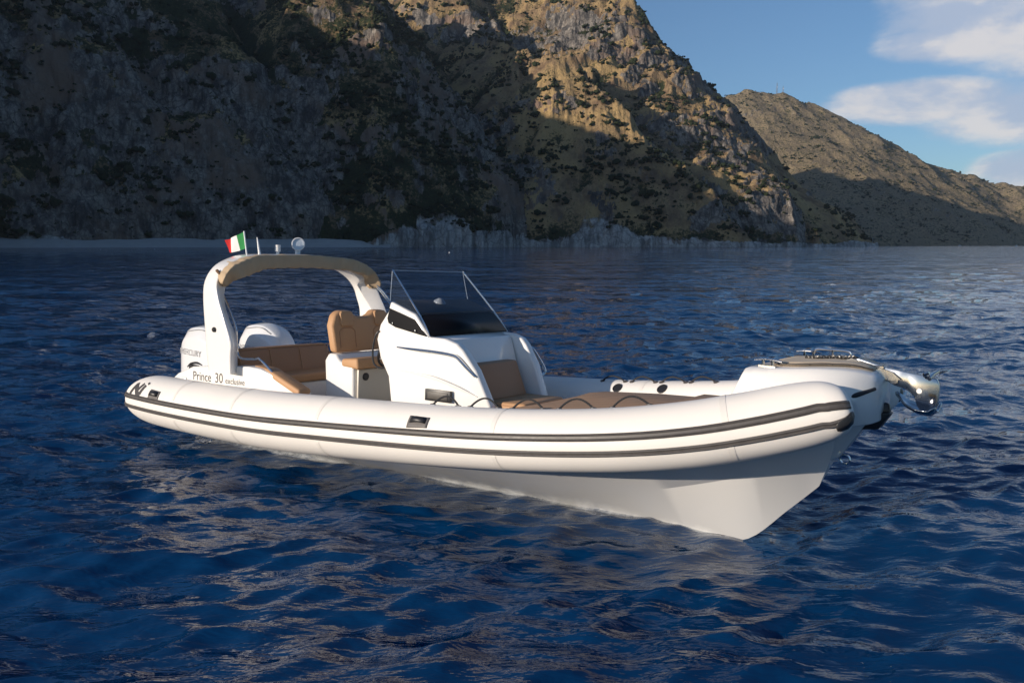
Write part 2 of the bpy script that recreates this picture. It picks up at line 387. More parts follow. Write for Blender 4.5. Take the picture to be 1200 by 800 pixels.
foot_l = 17 * smooth(425, 450, PX) + 9 * smooth(130, 60, PX); foot_l = np.where(kn > h - 4, 25, foot_l)
cliff = 13 * smooth(425, 450, PX) * smooth(-3, 3, h) * (.5 + fbm2(X / 16, Y / 16, 4, 8, True)); h = np.where(h > -3, h + cliff - 2, h - 2); h = np.maximum(h, -6)
hill_l, VL = finish_hill('rocky_hill', X, Y, h, nr, nc, mat_hill, 10, 61, np.clip(gully_of(h, nr, nc) + .42, 0, 1.2), foot_l)
ROCK_L = LAST_ROCKY
tag(hill_l, 'shadowed craggy mountain rising over the beach on the left', 'mountain', kind='structure')
X, Y, nr, nc = polar_grid(-14, 27, 760, 890, 2100, 380)
h = shore_cut(X, Y, main_height(X, Y), [500, 570, 600, 700, 800, 900, 1010, 1040], [990, 962, 945, 950, 965, 985, 1016, 1120], 1.5, 22)
h = rough_up(X, Y, h, 14, (.66, -.75))
PX = 600 + 933 * X / Y
foot_m = np.interp(PX, [560, 600, 700, 820, 870, 960, 1000, 1020], [6, 15, 17, 13, 6, 5, 9, 5]) * (.35 + 1.25 * fbm2(X / 55, Y / 55, 4, 19))
cliff = .55 * foot_m * smooth(-3, 3, h) * (.5 + fbm2(X / 16, Y / 16, 4, 9, True)); h = np.where(h > -3, h + cliff - 2, h - 2); h = np.maximum(h, -6)
hill_m, VM = finish_hill('rocky_headland', X, Y, h, nr, nc, mat_hill, 9, 71, gully_of(h, nr, nc), foot_m)
ROCK_M = LAST_ROCKY
tag(hill_m, 'sunlit brown mountain falling to a headland in the middle', 'mountain', kind='structure')
# the arm of the bay outside the frame on the left: it throws the shadow over the lower slopes
ax = np.linspace(-1500, -250, 130); ay = np.linspace(-150, 1300, 150)
X, Y = np.meshgrid(ax, ay); h = np.maximum(rough_up(X, Y, left_height(X, Y), 3, (.6, .8)), -6)
inside = (X > -.74 * Y) & (Y > 60)
h = np.where(inside, -6, h)
hill_s, VS = finish_hill('bay_hill', X[::-1], Y[::-1], h[::-1], len(ay), len(ax), mat_hill, 6, 62)
tag(hill_s, 'steep arm of the bay beside the beach', 'mountain', kind='structure')
# far mountain
fs = .70
F = [P3(700, 170, 4700 * fs), P3(800, 130, 4600 * fs), P3(868, 114, 4500 * fs), P3(905, 117, 4500 * fs), P3(940, 128, 4500 * fs), P3(985, 158, 4450 * fs), P3(1040, 178, 4400 * fs), P3(1100, 200, 4350 * fs), P3(1160, 217, 4300 * fs), P3(1200, 219, 4300 * fs), P3(1300, 225, 4300 * fs), P3(1500, 240, 4300 * fs)]
F2 = [P3(1040, 178, 4400 * fs), P3(1080, 230, 4000 * fs), P3(1110, 262, 3750 * fs), P3(1130, 290, 3500 * fs)]
F3 = [P3(1170, 217, 4300 * fs), P3(1190, 235, 4050 * fs), P3(1215, 262, 3800 * fs), P3(1230, 290, 3550 * fs)]
X, Y, nr, nc = polar_grid(6, 46, 620, 3300 * fs, 5600 * fs, 240)
wx = X + 90 * (fbm2(X / 265, Y / 265, 4, 91) - .5); wy = Y + 90 * (fbm2(X / 265, Y / 265, 4, 92) - .5)
h = seg_field(wx, wy, F, .55, .62); h = smax(h, seg_field(wx, wy, F2, .5, .5), 16); h = smax(h, seg_field(wx, wy, F3, .5, .5), 16)
h = h + smooth(0, 70, h) * ((fbm2(X / 138, Y / 138, 6, 95, True) - .55) * 38)
h = np.maximum(h, -8)
hill_f, VF = finish_hill('distant_mountain', X, Y, h, nr, nc, mat_far, 8, 81)
tag(hill_f, 'distant rounded scrub covered mountain on the right', 'mountain', kind='structure')

# ------------------------------------------------------------------ maquis shrubs on the slopes
def shrub_cloud(name, spots, material, label):
    rng = np.random.RandomState(7)
    bm = bmesh.new(); ico = ((-.53, .85, 0), (.53, .85, 0), (-.53, -.85, 0), (.53, -.85, 0), (0, -.53, .85), (0, .53, .85), (0, -.53, -.85), (0, .53, -.85), (.85, 0, -.53), (.85, 0, .53), (-.85, 0, -.53), (-.85, 0, .53))
    iv = [bm.verts.new(v) for v in ico]; bmesh.ops.convex_hull(bm, input=iv); bm.verts.index_update()
    bv = np.array([v.co[:] for v in bm.verts], np.float32); bf = np.array([[v.index for v in f.verts] for f in bm.faces], np.int32); bm.free()
    k = 4; big = np.repeat(spots, k, 0); n = len(big)
    off = rng.normal(0, .62, (n, 3)); off[:, 2] = np.abs(off[:, 2]) * .55
    big[:, :3] += off * big[:, 3:4]; big[:, 3] *= rng.uniform(.30, .72, n)
    spots = big; nv = len(bv)
    jit = 1 + rng.uniform(-.45, .45, (n, nv, 1)).astype(np.float32)
    sc = spots[:, 3][:, None, None] * np.stack([rng.uniform(.8, 1.3, n), rng.uniform(.8, 1.3, n), rng.uniform(.7, 1.1, n)], -1)[:, None, :]
    V = bv[None] * jit * sc + spots[:, None, :3]
    Fc = (bf[None] + (np.arange(n) * nv)[:, None, None]).reshape(-1, 3).astype(np.int32)
    me = bpy.data.meshes.new(name)
    me.vertices.add(n * nv); me.vertices.foreach_set('co', V.astype(np.float32).ravel())
    me.loops.add(Fc.size); me.loops.foreach_set('vertex_index', Fc.ravel())
    me.polygons.add(len(Fc)); me.polygons.foreach_set('loop_start', np.arange(0, Fc.size, 3, dtype=np.int32)); me.polygons.foreach_set('loop_total', np.full(len(Fc), 3, np.int32))
    me.update(calc_edges=True)
    o = bpy.data.objects.new(name, me); COL.objects.link(o); me.materials.append(material)
    tag(o, label, 'scrub', kind='stuff'); return o
def scatter(V, seed, n, r0, r1, rocky):
    rng = np.random.RandomState(seed)
    Pts = V.reshape(-1, 3); X, Y, Z = Pts.T
    px = 600 + 933 * X / Y; py = 287 - 933 * (Z - CAM_H) / Y
    dens = smooth(.42, .60, fbm2(X / 70, (Y + Z) / 70, 4, seed) * .6 + fbm2(X / 18, (Y + Z) / 18, 3, seed + 1) * .4)
    dens = (.03 + dens) * (1 - .75 * rocky.ravel())
    dens[(px < -30) | (px > 1230) | (py < -30) | (Z < 9)] = 0
    idx = rng.choice(len(Pts), n, False, dens / dens.sum())
    P = Pts[idx] + rng.uniform(-1.2, 1.2, (n, 3)); R_ = r0 + (r1 - r0) * rng.uniform(0, 1, n) ** 2.6
    return np.concatenate([P, R_[:, None]], 1)
scrub_mat = mat('maquis_leaves', (.022, .03, .014), .9, spec=.1, var=(.08, .5))
shrub_cloud('scrub_bushes', scatter(VL, 301, 9000, 1.2, 6.0, ROCK_L), scrub_mat, 'dark shrubs dotted over the shadowed mountain beside the beach')
shrub_cloud('scrub_bushes', scatter(VM, 302, 7000, 1.2, 6.0, ROCK_M), scrub_mat, 'dark shrubs dotted over the brown headland slope')

# ------------------------------------------------------------------ beach under the mountain
X, Y, nr, nc = polar_grid(-40, -8.6, 420, 776, 860, 40)
px = 600 + 933 * X / Y; r = np.hypot(X, Y)
r0 = 792 + 10 * (fbm2(X / 60, Y / 60, 3, 77) - .5) + 40 * smooth(400, 446, px)
h = -1.5 + 9.5 * smooth(-12, 40, r - r0) ** .8 * (.8 + .4 * fbm2(X / 40, Y / 40, 3, 78)) + .5 * fbm2(X / 5, Y / 5, 3, 79)
beach = grid_mesh('beach', np.stack([X, Y, h], -1).reshape(-1, 3), nr, nc, mat('beach_pebbles', (.40, .39, .37), .9, spec=.1, var=(.12, .18), bump=(.6, .6, .8)))
tag(beach, 'pale pebble beach along the foot of the shadowed mountain', 'beach', kind='structure')
shrub_cloud('scrub_bushes', scatter(VF, 303, 5000, 1.5, 6.0, np.zeros(len(VF.reshape(-1, 3)))), scrub_mat, 'dark shrubs dotted over the distant mountain')
# ------------------------------------------------------------------ the hazy air over the bay
def haze_box():
    me = bpy.data.meshes.new('haze'); bm = bmesh.new(); bmesh.ops.create_cube(bm, size=1.0); bm.to_mesh(me); bm.free()
    o = bpy.data.objects.new('haze', me); COL.objects.link(o)
    o.scale = (9000, 6400, 1030); o.location = (0, 1900, 1030 / 2 - 9)
    m = bpy.data.materials.new('haze_air'); m.use_nodes = True; t = m.node_tree; t.nodes.remove(t.nodes['Principled BSDF'])
    v = t.nodes.new('ShaderNodeVolumePrincipled'); v.inputs['Density'].default_value = HAZE; v.inputs['Color'].default_value = (.72, .84, 1.0, 1); v.inputs['Anisotropy'].default_value = .2
    t.links.new(v.outputs[0], t.nodes['Material Output'].inputs['Volume']); me.materials.append(m); m.cycles.homogeneous_volume = True if hasattr(m, 'cycles') else True
    tag(o, 'thin blue haze hanging over the bay', 'haze', kind='stuff')
HAZE = 3.6e-5
haze_box()
# ------------------------------------------------------------------ the boat: materials
gel = mat('white_gelcoat', (.81, .79, .755), .22, coat=.4, var=(2.0, .02))
hullm = mat('hull_gelcoat', (.68, .675, .66), .16, coat=.6, var=(1.5, .03))
hyp = mat('cream_tube_fabric', (.80, .765, .715), .46, spec=.4, bump=(900, .03, .001), var=(3.0, .025))
tape = mat('seam_tape_fabric', (.745, .71, .66), .55, bump=(600, .1, .001))
rub = mat('black_rubber', (.075, .068, .064), .5, var=(20, .3))
rubg = mat('grey_rubber', (.13, .12, .115), .55, var=(20, .2))
blk = mat('black_plastic', (.018, .018, .02), .42)
tan = mat('tan_leatherette', (.48, .275, .14), .55, spec=.35, bump=(260, .12, .002), var=(6, .06))
tan2 = mat('brown_leatherette', (.38, .21, .115), .55, spec=.35, bump=(260, .12, .002), var=(6, .06))
canv = mat('beige_canvas', (.50, .375, .245), .85, spec=.1, bump=(120, .25, .004), var=(9, .10))
steel = mat('stainless_steel', (.72, .72, .72), .14, metal=1.0, var=(8, .06))
chrome = mat('polished_steel', (.40, .405, .415), .13, metal=1.0, bump=(7, .06, .008), var=(12, .10))
gloss = mat('black_acrylic', (.005, .005, .007), .3, spec=.12)
dashm = mat('dark_dash', (.030, .026, .026), .6)
engm = mat('engine_white', (.72, .73, .74), .25, coat=.5)
flapm = mat('dark_flap', (.075, .068, .06), .5)
grey = mat('grey_moulding', (.30, .30, .30), .5)
lettm = mat('letter_grey', (.07, .065, .065), .45)
lettg = mat('letter_silver', (.34, .34, .34), .4)
ropem = mat('rope_black', (.02, .02, .022), .8)
deckm = mat('deck_grey', (.42, .40, .37), .7, var=(5, .08))
green = mat('flag_green', (.01, .20, .045), .8); white = mat('flag_white', (.75, .74, .72), .8); red = mat('flag_red', (.55, .015, .015), .8)
def striped(name, a, b, freq, axis=1, rough=.6, width=.12):
    m = bpy.data.materials.new(name); m.use_nodes = True; t = m.node_tree; p = t.nodes['Principled BSDF']; p.inputs['Roughness'].default_value = rough
    co = t.nodes.new('ShaderNodeTexCoord'); se = t.nodes.new('ShaderNodeSeparateXYZ'); t.links.new(co.outputs['Object'], se.inputs[0])
    fr = M('FRACT', M('MULTIPLY', se.outputs[axis], freq, tree=t), tree=t)
    st = M('LESS_THAN', fr, width, tree=t)
    n = t.nodes.new('ShaderNodeTexNoise'); n.inputs['Scale'].default_value = 6; n.inputs['Detail'].default_value = 5; t.links.new(co.outputs['Object'], n.inputs['Vector'])
    m0 = t.nodes.new('ShaderNodeMix'); m0.data_type = 'RGBA'; m0.inputs[6].default_value = (*[c * .85 for c in a], 1); m0.inputs[7].default_value = (*[c * 1.15 for c in a], 1); t.links.new(n.outputs['Fac'], m0.inputs['Factor'])
    mx = t.nodes.new('ShaderNodeMix'); mx.data_type = 'RGBA'; t.links.new(m0.outputs[2], mx.inputs[6]); mx.inputs[7].default_value = (*b, 1); t.links.new(st, mx.inputs['Factor'])
    t.links.new(mx.outputs[2], p.inputs['Base Color'])
    bp = t.nodes.new('ShaderNodeBump'); bp.inputs['Strength'].default_value = .4; bp.inputs['Distance'].default_value = .003; bp.invert = True
    t.links.new(st, bp.inputs['Height']); t.links.new(bp.outputs[0], p.inputs['Normal'])
    return m
padm = striped('sunpad_fabric', (.46, .28, .16), (.25, .145, .08), 9.0, 1, .65, .14)
teak = striped('teak_mat', (.70, .57, .41), (.25, .18, .12), 15.0, 1, .7, .08)
glass = bpy.data.materials.new('smoked_acrylic'); glass.use_nodes = True
_t = glass.node_tree; _t.nodes.remove(_t.nodes['Principled BSDF'])
_tr = _t.nodes.new('ShaderNodeBsdfTransparent'); _tr.inputs[0].default_value = (.66, .69, .73, 1)
_gl = _t.nodes.new('ShaderNodeBsdfGlossy'); _gl.inputs['Roughness'].default_value = .03
_lw = _t.nodes.new('ShaderNodeLayerWeight'); _lw.inputs[0].default_value = .5; _fr = _t.nodes.new('ShaderNodeMath'); _fr.operation = 'MULTIPLY_ADD'; _pw = _t.nodes.new('ShaderNodeMath'); _pw.operation = 'POWER'; _pw.inputs[1].default_value = 4.0
_t.links.new(_lw.outputs['Facing'], _pw.inputs[0]); _t.links.new(_pw.outputs[0], _fr.inputs[0]); _fr.inputs[1].default_value = .8; _fr.inputs[2].default_value = .035
_mx = _t.nodes.new('ShaderNodeMixShader'); _t.links.new(_fr.outputs[0], _mx.inputs[0]); _t.links.new(_tr.outputs[0], _mx.inputs[1]); _t.links.new(_gl.outputs[0], _mx.inputs[2])
_t.links.new(_mx.outputs[0], _t.nodes['Material Output'].inputs[0])
lens = mat('lamp_lens', (.55, .62, .70), .08, spec=.8, coat=1.0)

# ------------------------------------------------------------------ mesh builder
class MB:
    def __init__(s): s.v = []; s.f = []; s.mi = []; s.m = 0
    def add(s, vs, fs):
        b = len(s.v); s.v += [tuple(map(float, v)) for v in vs]; s.f += [tuple(b + i for i in f) for f in fs]; s.mi += [s.m] * len(fs); return s
    def hexa(s, p):                       # p: 4 bottom corners, 4 top corners, both anticlockwise from above
        return s.add(p, [(3, 2, 1, 0), (4, 5, 6, 7), (0, 1, 5, 4), (1, 2, 6, 5), (2, 3, 7, 6), (3, 0, 4, 7)])
    def box(s, x0, x1, y0, y1, z0, z1):
        return s.hexa([(x0, y0, z0), (x1, y0, z0), (x1, y1, z0), (x0, y1, z0), (x0, y0, z1), (x1, y0, z1), (x1, y1, z1), (x0, y1, z1)])
    def prism(s, a, b):                   # two matching outlines
        n = len(a)
        return s.add(list(a) + list(b), [tuple(range(n))[::-1], tuple(range(n, 2 * n))] + [(i, (i + 1) % n, n + (i + 1) % n, n + i) for i in range(n)])
    def loft(s, secs, closed=True, caps=True):
        n = len(secs[0]); vs = [p for q in secs for p in q]; fs = []
        for k in range(len(secs) - 1):
            for i in range(n if closed else n - 1):
                j = (i + 1) % n; fs.append((k * n + i, k * n + j, (k + 1) * n + j, (k + 1) * n + i))
        if caps and closed: fs += [tuple(range(n))[::-1], tuple(range((len(secs) - 1) * n, len(secs) * n))]
        return s.add(vs, fs)
    def tube(s, pts, r, seg=8, sub=4):
        pts = [Vector(p) for p in pts]
        if sub > 1 and len(pts) > 2: pts = catmull(pts, sub)
        rs = r if isinstance(r, (list, tuple)) else None
        secs = []; up = Vector((0.13, .21, 1)).normalized(); prevn = None
        for i, p in enumerate(pts):
            t = (pts[min(i + 1, len(pts) - 1)] - pts[max(i - 1, 0)]).normalized()
            n = (prevn - t * prevn.dot(t)) if prevn else t.cross(up if abs(t.dot(up)) < .9 else Vector((1, 0, 0)))
            n.normalize(); prevn = n; b = t.cross(n)
            rr = r if rs is None else np.interp(i / (len(pts) - 1), np.linspace(0, 1, len(rs)), rs)
            secs.append([p + (n * math.cos(a) + b * math.sin(a)) * rr for a in [2 * math.pi * k / seg for k in range(seg)]])
        return s.loft(secs)
    def lathe(s, prof, origin, axis, seg=20):  # prof: (radius, distance along the axis)
        o = Vector(origin); a = Vector(axis).normalized(); n = a.orthogonal().normalized(); b = a.cross(n)
        secs = [[o + a * h + (n * math.cos(t) + b * math.sin(t)) * r for t in [2 * math.pi * k / seg for k in range(seg)]] for r, h in prof]
        return s.loft(secs)
    def obj(s, name, mats, parent=None, bevel=0, seg=2, angle=35, sub=0, tri=False, recalc=True, bevang=28, noise=None):
        bm = bmesh.new(); vs = [bm.verts.new(v) for v in s.v]
        for f, mi in zip(s.f, s.mi):
            try: q = bm.faces.new([vs[i] for i in f]); q.material_index = mi
            except ValueError: pass
        bmesh.ops.remove_doubles(bm, verts=bm.verts, dist=1e-5)
        if recalc: bmesh.ops.recalc_face_normals(bm, faces=bm.faces)
        if bevel:
            eds = [e for e in bm.edges if len(e.link_faces) == 2 and e.calc_face_angle(0) > rad(bevang)]
            bmesh.ops.bevel(bm, geom=eds, offset=bevel, segments=seg, profile=.5, affect='EDGES', clamp_overlap=True)
        if sub: bmesh.ops.subdivide_edges(bm, edges=bm.edges, cuts=sub, use_grid_fill=True)
        if noise:
            from mathutils import noise as mn
            bm.normal_update()
            for v in bm.verts: v.co += v.normal * noise[1] * (mn.fractal(v.co * noise[0], 1, 2, 4))
        me = bpy.data.meshes.new(name); bm.to_mesh(me); bm.free()
        for p in me.polygons: p.use_smooth = True
        me.set_sharp_from_angle(angle=rad(angle))
        o = bpy.data.objects.new(name, me); COL.objects.link(o)
        for m in (mats if isinstance(mats, (list, tuple)) else [mats]): me.materials.append(m)
        if parent: o.parent = parent
        return o
def catmull(p, k):
    p = [Vector(q) for q in p]; out = []
    for i in range(len(p) - 1):
        a = p[i - 1] if i else p[0] * 2 - p[1]; b = p[i]; c = p[i + 1]; d = p[i + 2] if i + 2 < len(p) else p[-1] * 2 - p[-2]
        for j in range(k):
            t = j / k; out.append(.5 * ((2 * b) + (c - a) * t + (2 * a - 5 * b + 4 * c - d) * t * t + (3 * b - a - 3 * c + d) * t ** 3))
    return out + [p[-1]]
def mirror(pts): return [(x, -y, z) for x, y, z in pts]

# ------------------------------------------------------------------ boat frame
BO = Vector((-4.041431254791046, 10.608675620365931, 0.0910166562225914))
BR = Matrix(((0.7985759076080029, -0.6017701094925253, -0.012217000835247169), (0.6008166372618904, 0.7981960920823674, -0.04361613203564605), (0.03599844687439247, 0.027490614867457623, 0.9989736622738563)))
BM = BR.transposed().to_4x4(); BM.translation = BO
boat = bpy.data.objects.new('inflatable_boat', None); COL.objects.link(boat); boat.matrix_world = BM
tag(boat, 'white rigid inflatable boat with tan seats and an arch, floating on the blue sea', 'boat')

# ------------------------------------------------------------------ tubes
TS = [  # x, outermost y, z of the axis, radius
    (0.28, 1.262, .345, .012), (0.285, 1.30, .345, .07), (0.31, 1.355, .345, .13), (0.38, 1.41, .348, .195), (0.52, 1.45, .352, .25), (0.75, 1.48, .36, .285), (1.2, 1.50, .370, .290), (2.0, 1.515, .398, .290), (3.0, 1.52, .447, .290), (4.0, 1.515, .53, .278),
    (5.0, 1.50, .622, .258), (5.7, 1.465, .692, .245), (6.3, 1.405, .765, .237), (6.85, 1.30, .845, .235), (7.3, 1.175, .935, .235), (7.65, 1.055, 1.03, .232), (7.95, .945, 1.125, .225), (8.12, .875, 1.18, .205), (8.22, .82, 1.21, .165), (8.265, .77, 1.225, .115), (8.285, .71, 1.23, .06), (8.29, .665, 1.232, .012)]
TS = np.array(TS)
def tube_axis(x):
    return np.array([x, -(np.interp(x, TS[:, 0], TS[:, 1]) - np.interp(x, TS[:, 0], TS[:, 3])), np.interp(x, TS[:, 0], TS[:, 2])]), np.interp(x, TS[:, 0], TS[:, 3])
pc = [Vector((x, -(yo - r), z)) for x, yo, z, r in TS]
pr = [Vector((r, 0, 0)) for *_, r in TS]
axis_p = catmull(pc, 6); axis_r = [max(.008, v.x) for v in catmull(pr, 6)]
def frame_at(i):
    t = (axis_p[min(i + 1, len(axis_p) - 1)] - axis_p[max(i - 1, 0)])
    if i < 30: t = Vector((1, -.02, .02))
    if i > len(axis_p) - 26:
        t = Vector((1, .42, .33))
    t.normalize(); out = t.cross(Vector((0, 0, 1))).normalized(); up = out.cross(t); return t, out, up
axis_x = np.array([p.x for p in axis_p])
def tube_pt(x, phi, off=0.0):            # point of the starboard tube's skin: phi 0 = outermost, 90 = top
    i = float(np.interp(x, axis_x, np.arange(len(axis_x)))); i0 = int(i); i1 = min(i0 + 1, len(axis_p) - 1); w = i - i0
    p = axis_p[i0].lerp(axis_p[i1], w); r = axis_r[i0] * (1 - w) + axis_r[i1] * w
    t, o, u = frame_at(i0); t1, o1, u1 = frame_at(i1); o = o.lerp(o1, w); u = u.lerp(u1, w)
    d = o * math.cos(rad(phi)) + u * math.sin(rad(phi)); return p + d * (r + off), d
def sgn(pts, s): return [(p[0], p[1] * s, p[2]) for p in pts]
for s in (1, -1):
    b = MB(); secs = []
    for i, p in enumerate(axis_p):
        t, o, u = frame_at(i)
        secs.append(sgn([p + (o * math.cos(a) + u * math.sin(a)) * axis_r[i] for a in [2 * math.pi * k / 40 for k in range(40)]], s))
    b.loft(secs); tube = b.obj('tube', hyp, boat, angle=60)
    # rub strakes
    for ph, hw, sag in ((13, .027, 0), (-13, .021, 0)):
        prof = [(-hw, -.012), (-hw, .010), (-hw * .55, .018), (-hw * .3, .012), (hw * .3, .012), (hw * .55, .018), (hw, .010), (hw, -.012)]
        secs = []
        for x in np.concatenate([np.linspace(.287, .5, 10), np.linspace(.6, 7.9, 60), np.linspace(7.95, 8.27, 16)]):
            i = int(round(np.interp(x, axis_x, np.arange(len(axis_x))))); 
            r = max(.03, np.interp(x, axis_x, axis_r)); row = []
            for a, h in prof:
                q, d = tube_pt(x, ph * (.26 / max(r, .2)) + math.degrees(a / max(r, .12)), h); row.append(q)
            secs.append(sgn(row, s))
        b = MB(); b.loft(secs); b.obj('rub_strake', rub, tube, angle=25)
    # grab lines on top of the tube
    xs = (5.22, 5.63, 6.05, 6.47, 6.90) if s == 1 else (5.52, 5.88, 6.23, 6.57)
    for x in xs:
        pts = []
        for k in range(9):
            w = k / 8; q, d = tube_pt(x - .14 + .28 * w, 108, (.004 if s == 1 else 0) + (.075 if s == 1 else .06) * math.sin(math.pi * w) ** .9); pts.append((q.x, q.y * s, q.z))
        MB().tube(pts, .0085, 6, 2).obj('grab_line', ropem, tube)
        for x2 in (x - .14, x + .14):
            q, d = tube_pt(x2, 108, 0); q = Vector((q.x, q.y * s, q.z)); d = Vector((d.x, d.y * s, d.z))
            MB().lathe([(.026, -.005), (.026, .007), (.012, .012)], q, d, 10).obj('line_patch', rub, tube)
    # carrying handles
    for x, ph in ((1.14, 25), (5.17, 33)):
        b = MB(); prof = []
        for (dx, da, h) in ((-.10, -11, .004), (.10, -11, .004), (.10, 13, .004), (-.10, 13, .004)): pass
        N1 = 9; rows = []
        for i in range(N1):
            w = i / (N1 - 1); row = []
            for a in np.linspace(-12, 12, 7):
                q, d = tube_pt(x - .105 + .21 * w, ph + a * (1 - .15 * w), .008); row.append((q.x, q.y * s, q.z))
            rows.append(row)
        b.loft(rows, closed=False); 
        hb = b.obj('carry_handle', rubg, tube)
        b = MB(); rows = []
        for i in range(11):
            w = i / 10; row = []
            for a in (-4.5, 0, 4.5):
                q, d = tube_pt(x - .085 + .17 * w, ph + 2 + a, .012 + .038 * math.sin(math.pi * w) ** .6); row.append((q.x, q.y * s, q.z))
            rows.append(row)
        b.loft(rows, closed=False); gp = b.obj('grip', blk, hb); md = gp.modifiers.new('thick', 'SOLIDIFY'); md.thickness = .014
        md = hb.modifiers.new('thick', 'SOLIDIFY'); md.thickness = .012
    # inflation valves on the inner side
    for x in (5.62, 6.15):
        q, d = tube_pt(x, 134, 0); q = Vector((q.x, q.y * s, q.z)); d = Vector((d.x, d.y * s, d.z))
        MB().lathe([(.055, -.006), (.055, .006), (.043, .009), (.040, .004), (.0, .006)], q, d, 18).obj('inflation_valve', blk, tube)
    # seam tapes
    for x in (1.55, 2.62, 3.95, 5.9, 7.55):
        rows = []
        for xx in (x - .02, x + .02): rows.append([sgn([tube_pt(xx, a, .002)[0]], s)[0] for a in np.concatenate([np.linspace(-75, -22, 14), np.linspace(22, 140, 30)])])
        MB().loft(rows, closed=False).obj('seam_tape', tape, tube)
    # black end guard of the lower strake at the bow
    b = MB(); secs = []
    for x, hw in ((8.15, .022), (8.17, .036), (8.22, .042), (8.262, .04), (8.28, .026)):
        secs.append(sgn([tube_pt(x, -24 + math.degrees(a / max(.12, np.interp(x, axis_x, axis_r))), h)[0] for a, h in ((-hw, -.01), (-hw, .020), (0, .030), (hw, .020), (hw, -.01))], s))
    b.loft(secs); b.obj('bow_guard', blk, tube, bevel=.004)
    if s == 1: TUBE = tube

# ------------------------------------------------------------------ hull
def half(x_k, zk, x_c, yc, zc, x_t, yt, zt): return [(x_k, 0, zk), (x_c, -yc, zc), (x_t, -yt, zt)]
HS = [half(1.15, -.42, 1.15, .45, -.26, 1.10, 1.05, .02), half(3.4, -.30, 3.4, .36, -.13, 3.4, 1.13, .22), half(5.2, -.19, 5.2, .30, -.03, 5.2, 1.13, .43), half(6.0, -.155, 6.0, .37, .10, 6.0, 1.08, .54), half(6.6, -.13, 6.62, .40, .27, 6.6, .98, .66),
      half(7.1, -.10, 7.1, .38, .42, 7.1, .86, .77), half(7.43, -.03, 7.45, .325, .535, 7.45, .74, .875), half(7.72, .26, 7.74, .24, .62, 7.76, .58, .965), half(7.90, .45, 7.93, .14, .685, 7.99, .42, 1.04), half(7.945, .50, 8.03, .085, .72, 8.13, .27, 1.06)]
sec = []
for h in HS:
    k, c, t = h; sec.append([t, c, k, (c[0], -c[1], c[2]), (t[0], -t[1], t[2])])
b = MB()
# finer rows so that the panels curve
rows = [catmull([Vector(r[j]) for r in sec], 5) for j in range(5)]
b.loft([[rows[j][i] for j in range(5)] for i in range(len(rows[0]))], closed=False)
b.add(sec[0], [(0, 1, 2, 3, 4)]); b.add(sec[-1] , [(4, 3, 2, 1, 0)])
hull = b.obj('hull', hullm, boat, angle=16)
b = MB(); n = 16
b.lathe([(.006, -.03), (.006, .02)], (8.06, 0, .745), (1, 0, .25), 8)
b.tube([(8.115 + .034 * math.cos(a), 0, .735 + .034 * math.sin(a)) for a in np.linspace(0, 2 * math.pi, 15)], .008, 6, 1)
b.obj('towing_eye', steel, hull)
# bow moulding between the tubes
def bsec(x, zt, crown, pts, dx=.0):
    r = [(x, 0, zt + crown)] + [(x - dx * i, -y, z) for i, (y, z) in enumerate(pts)]
    return r[::-1] + [(q[0], -q[1], q[2]) for q in r[1:]]
BS = [bsec(7.42, 1.16, .01, [(.44, 1.165), (.58, 1.155), (.62, 1.14), (.66, 1.05), (.60, .9)]), bsec(7.52, 1.405, .004, [(.46, 1.405), (.55, 1.400), (.60, 1.365), (.68, 1.13), (.60, .9)]), bsec(7.75, 1.425, .006, [(.44, 1.424), (.53, 1.415), (.58, 1.375), (.70, 1.17), (.55, .95)]),
      bsec(8.0, 1.445, .008, [(.37, 1.444), (.46, 1.435), (.51, 1.39), (.62, 1.24), (.45, 1.0)]), bsec(8.18, 1.445, .008, [(.27, 1.443), (.35, 1.43), (.40, 1.385), (.49, 1.25), (.34, 1.03)]), bsec(8.30, 1.41, .008, [(.18, 1.41), (.23, 1.40), (.27, 1.355), (.30, 1.20), (.22, 1.05)]), bsec(8.355, 1.365, .005, [(.09, 1.365), (.13, 1.355), (.15, 1.32), (.17, 1.20), (.12, 1.07)])]
rows = [[Vector(BS[0][j])] + catmull([Vector(q[j]) for q in BS[1:]], 4) for j in range(len(BS[0]))]
b = MB(); b.loft([[rows[j][i] for j in range(len(rows))] for i in range(len(rows[0]))]); bowm = b.obj('bow_moulding', gel, boat, angle=34, bevel=.016, seg=2, bevang=33)
# front face of the bow below the moulding
b = MB(); b.prism([(8.02, -.085, .72), (8.02, .085, .72), (8.10, .30, 1.06), (8.10, -.30, 1.06)], [(8.075, -.02, .74), (8.075, .02, .74), (8.30, .165, 1.09), (8.30, -.165, 1.09)])
b.obj('stem_block', hullm, hull, bevel=.012)
b = MB(); b.hexa([(8.20, -.13, .99), (8.335, -.075, 1.0), (8.335, .075, 1.0), (8.20, .13, .99), (8.26, -.15, 1.13), (8.41, -.06, 1.125), (8.41, .06, 1.125), (8.26, .15, 1.13)]); b.hexa([(8.30, -.05, 1.125), (8.40, -.035, 1.125), (8.40, .035, 1.125), (8.30, .05, 1.125), (8.30, -.04, 1.20), (8.385, -.02, 1.19), (8.385, .02, 1.19), (8.30, .04, 1.20)])
b.obj('bow_fender', blk, bowm, bevel=.012)
# black strip put in for the shade in the recess under the bow roller
for s in (1, -1):
    MB().tube([(8.14, -.46 * s, 1.235), (8.24, -.385 * s, 1.27), (8.33, -.225 * s, 1.31)], [.004, .018, .012], 8, 4).obj('slot_shade_strip', blk, bowm)
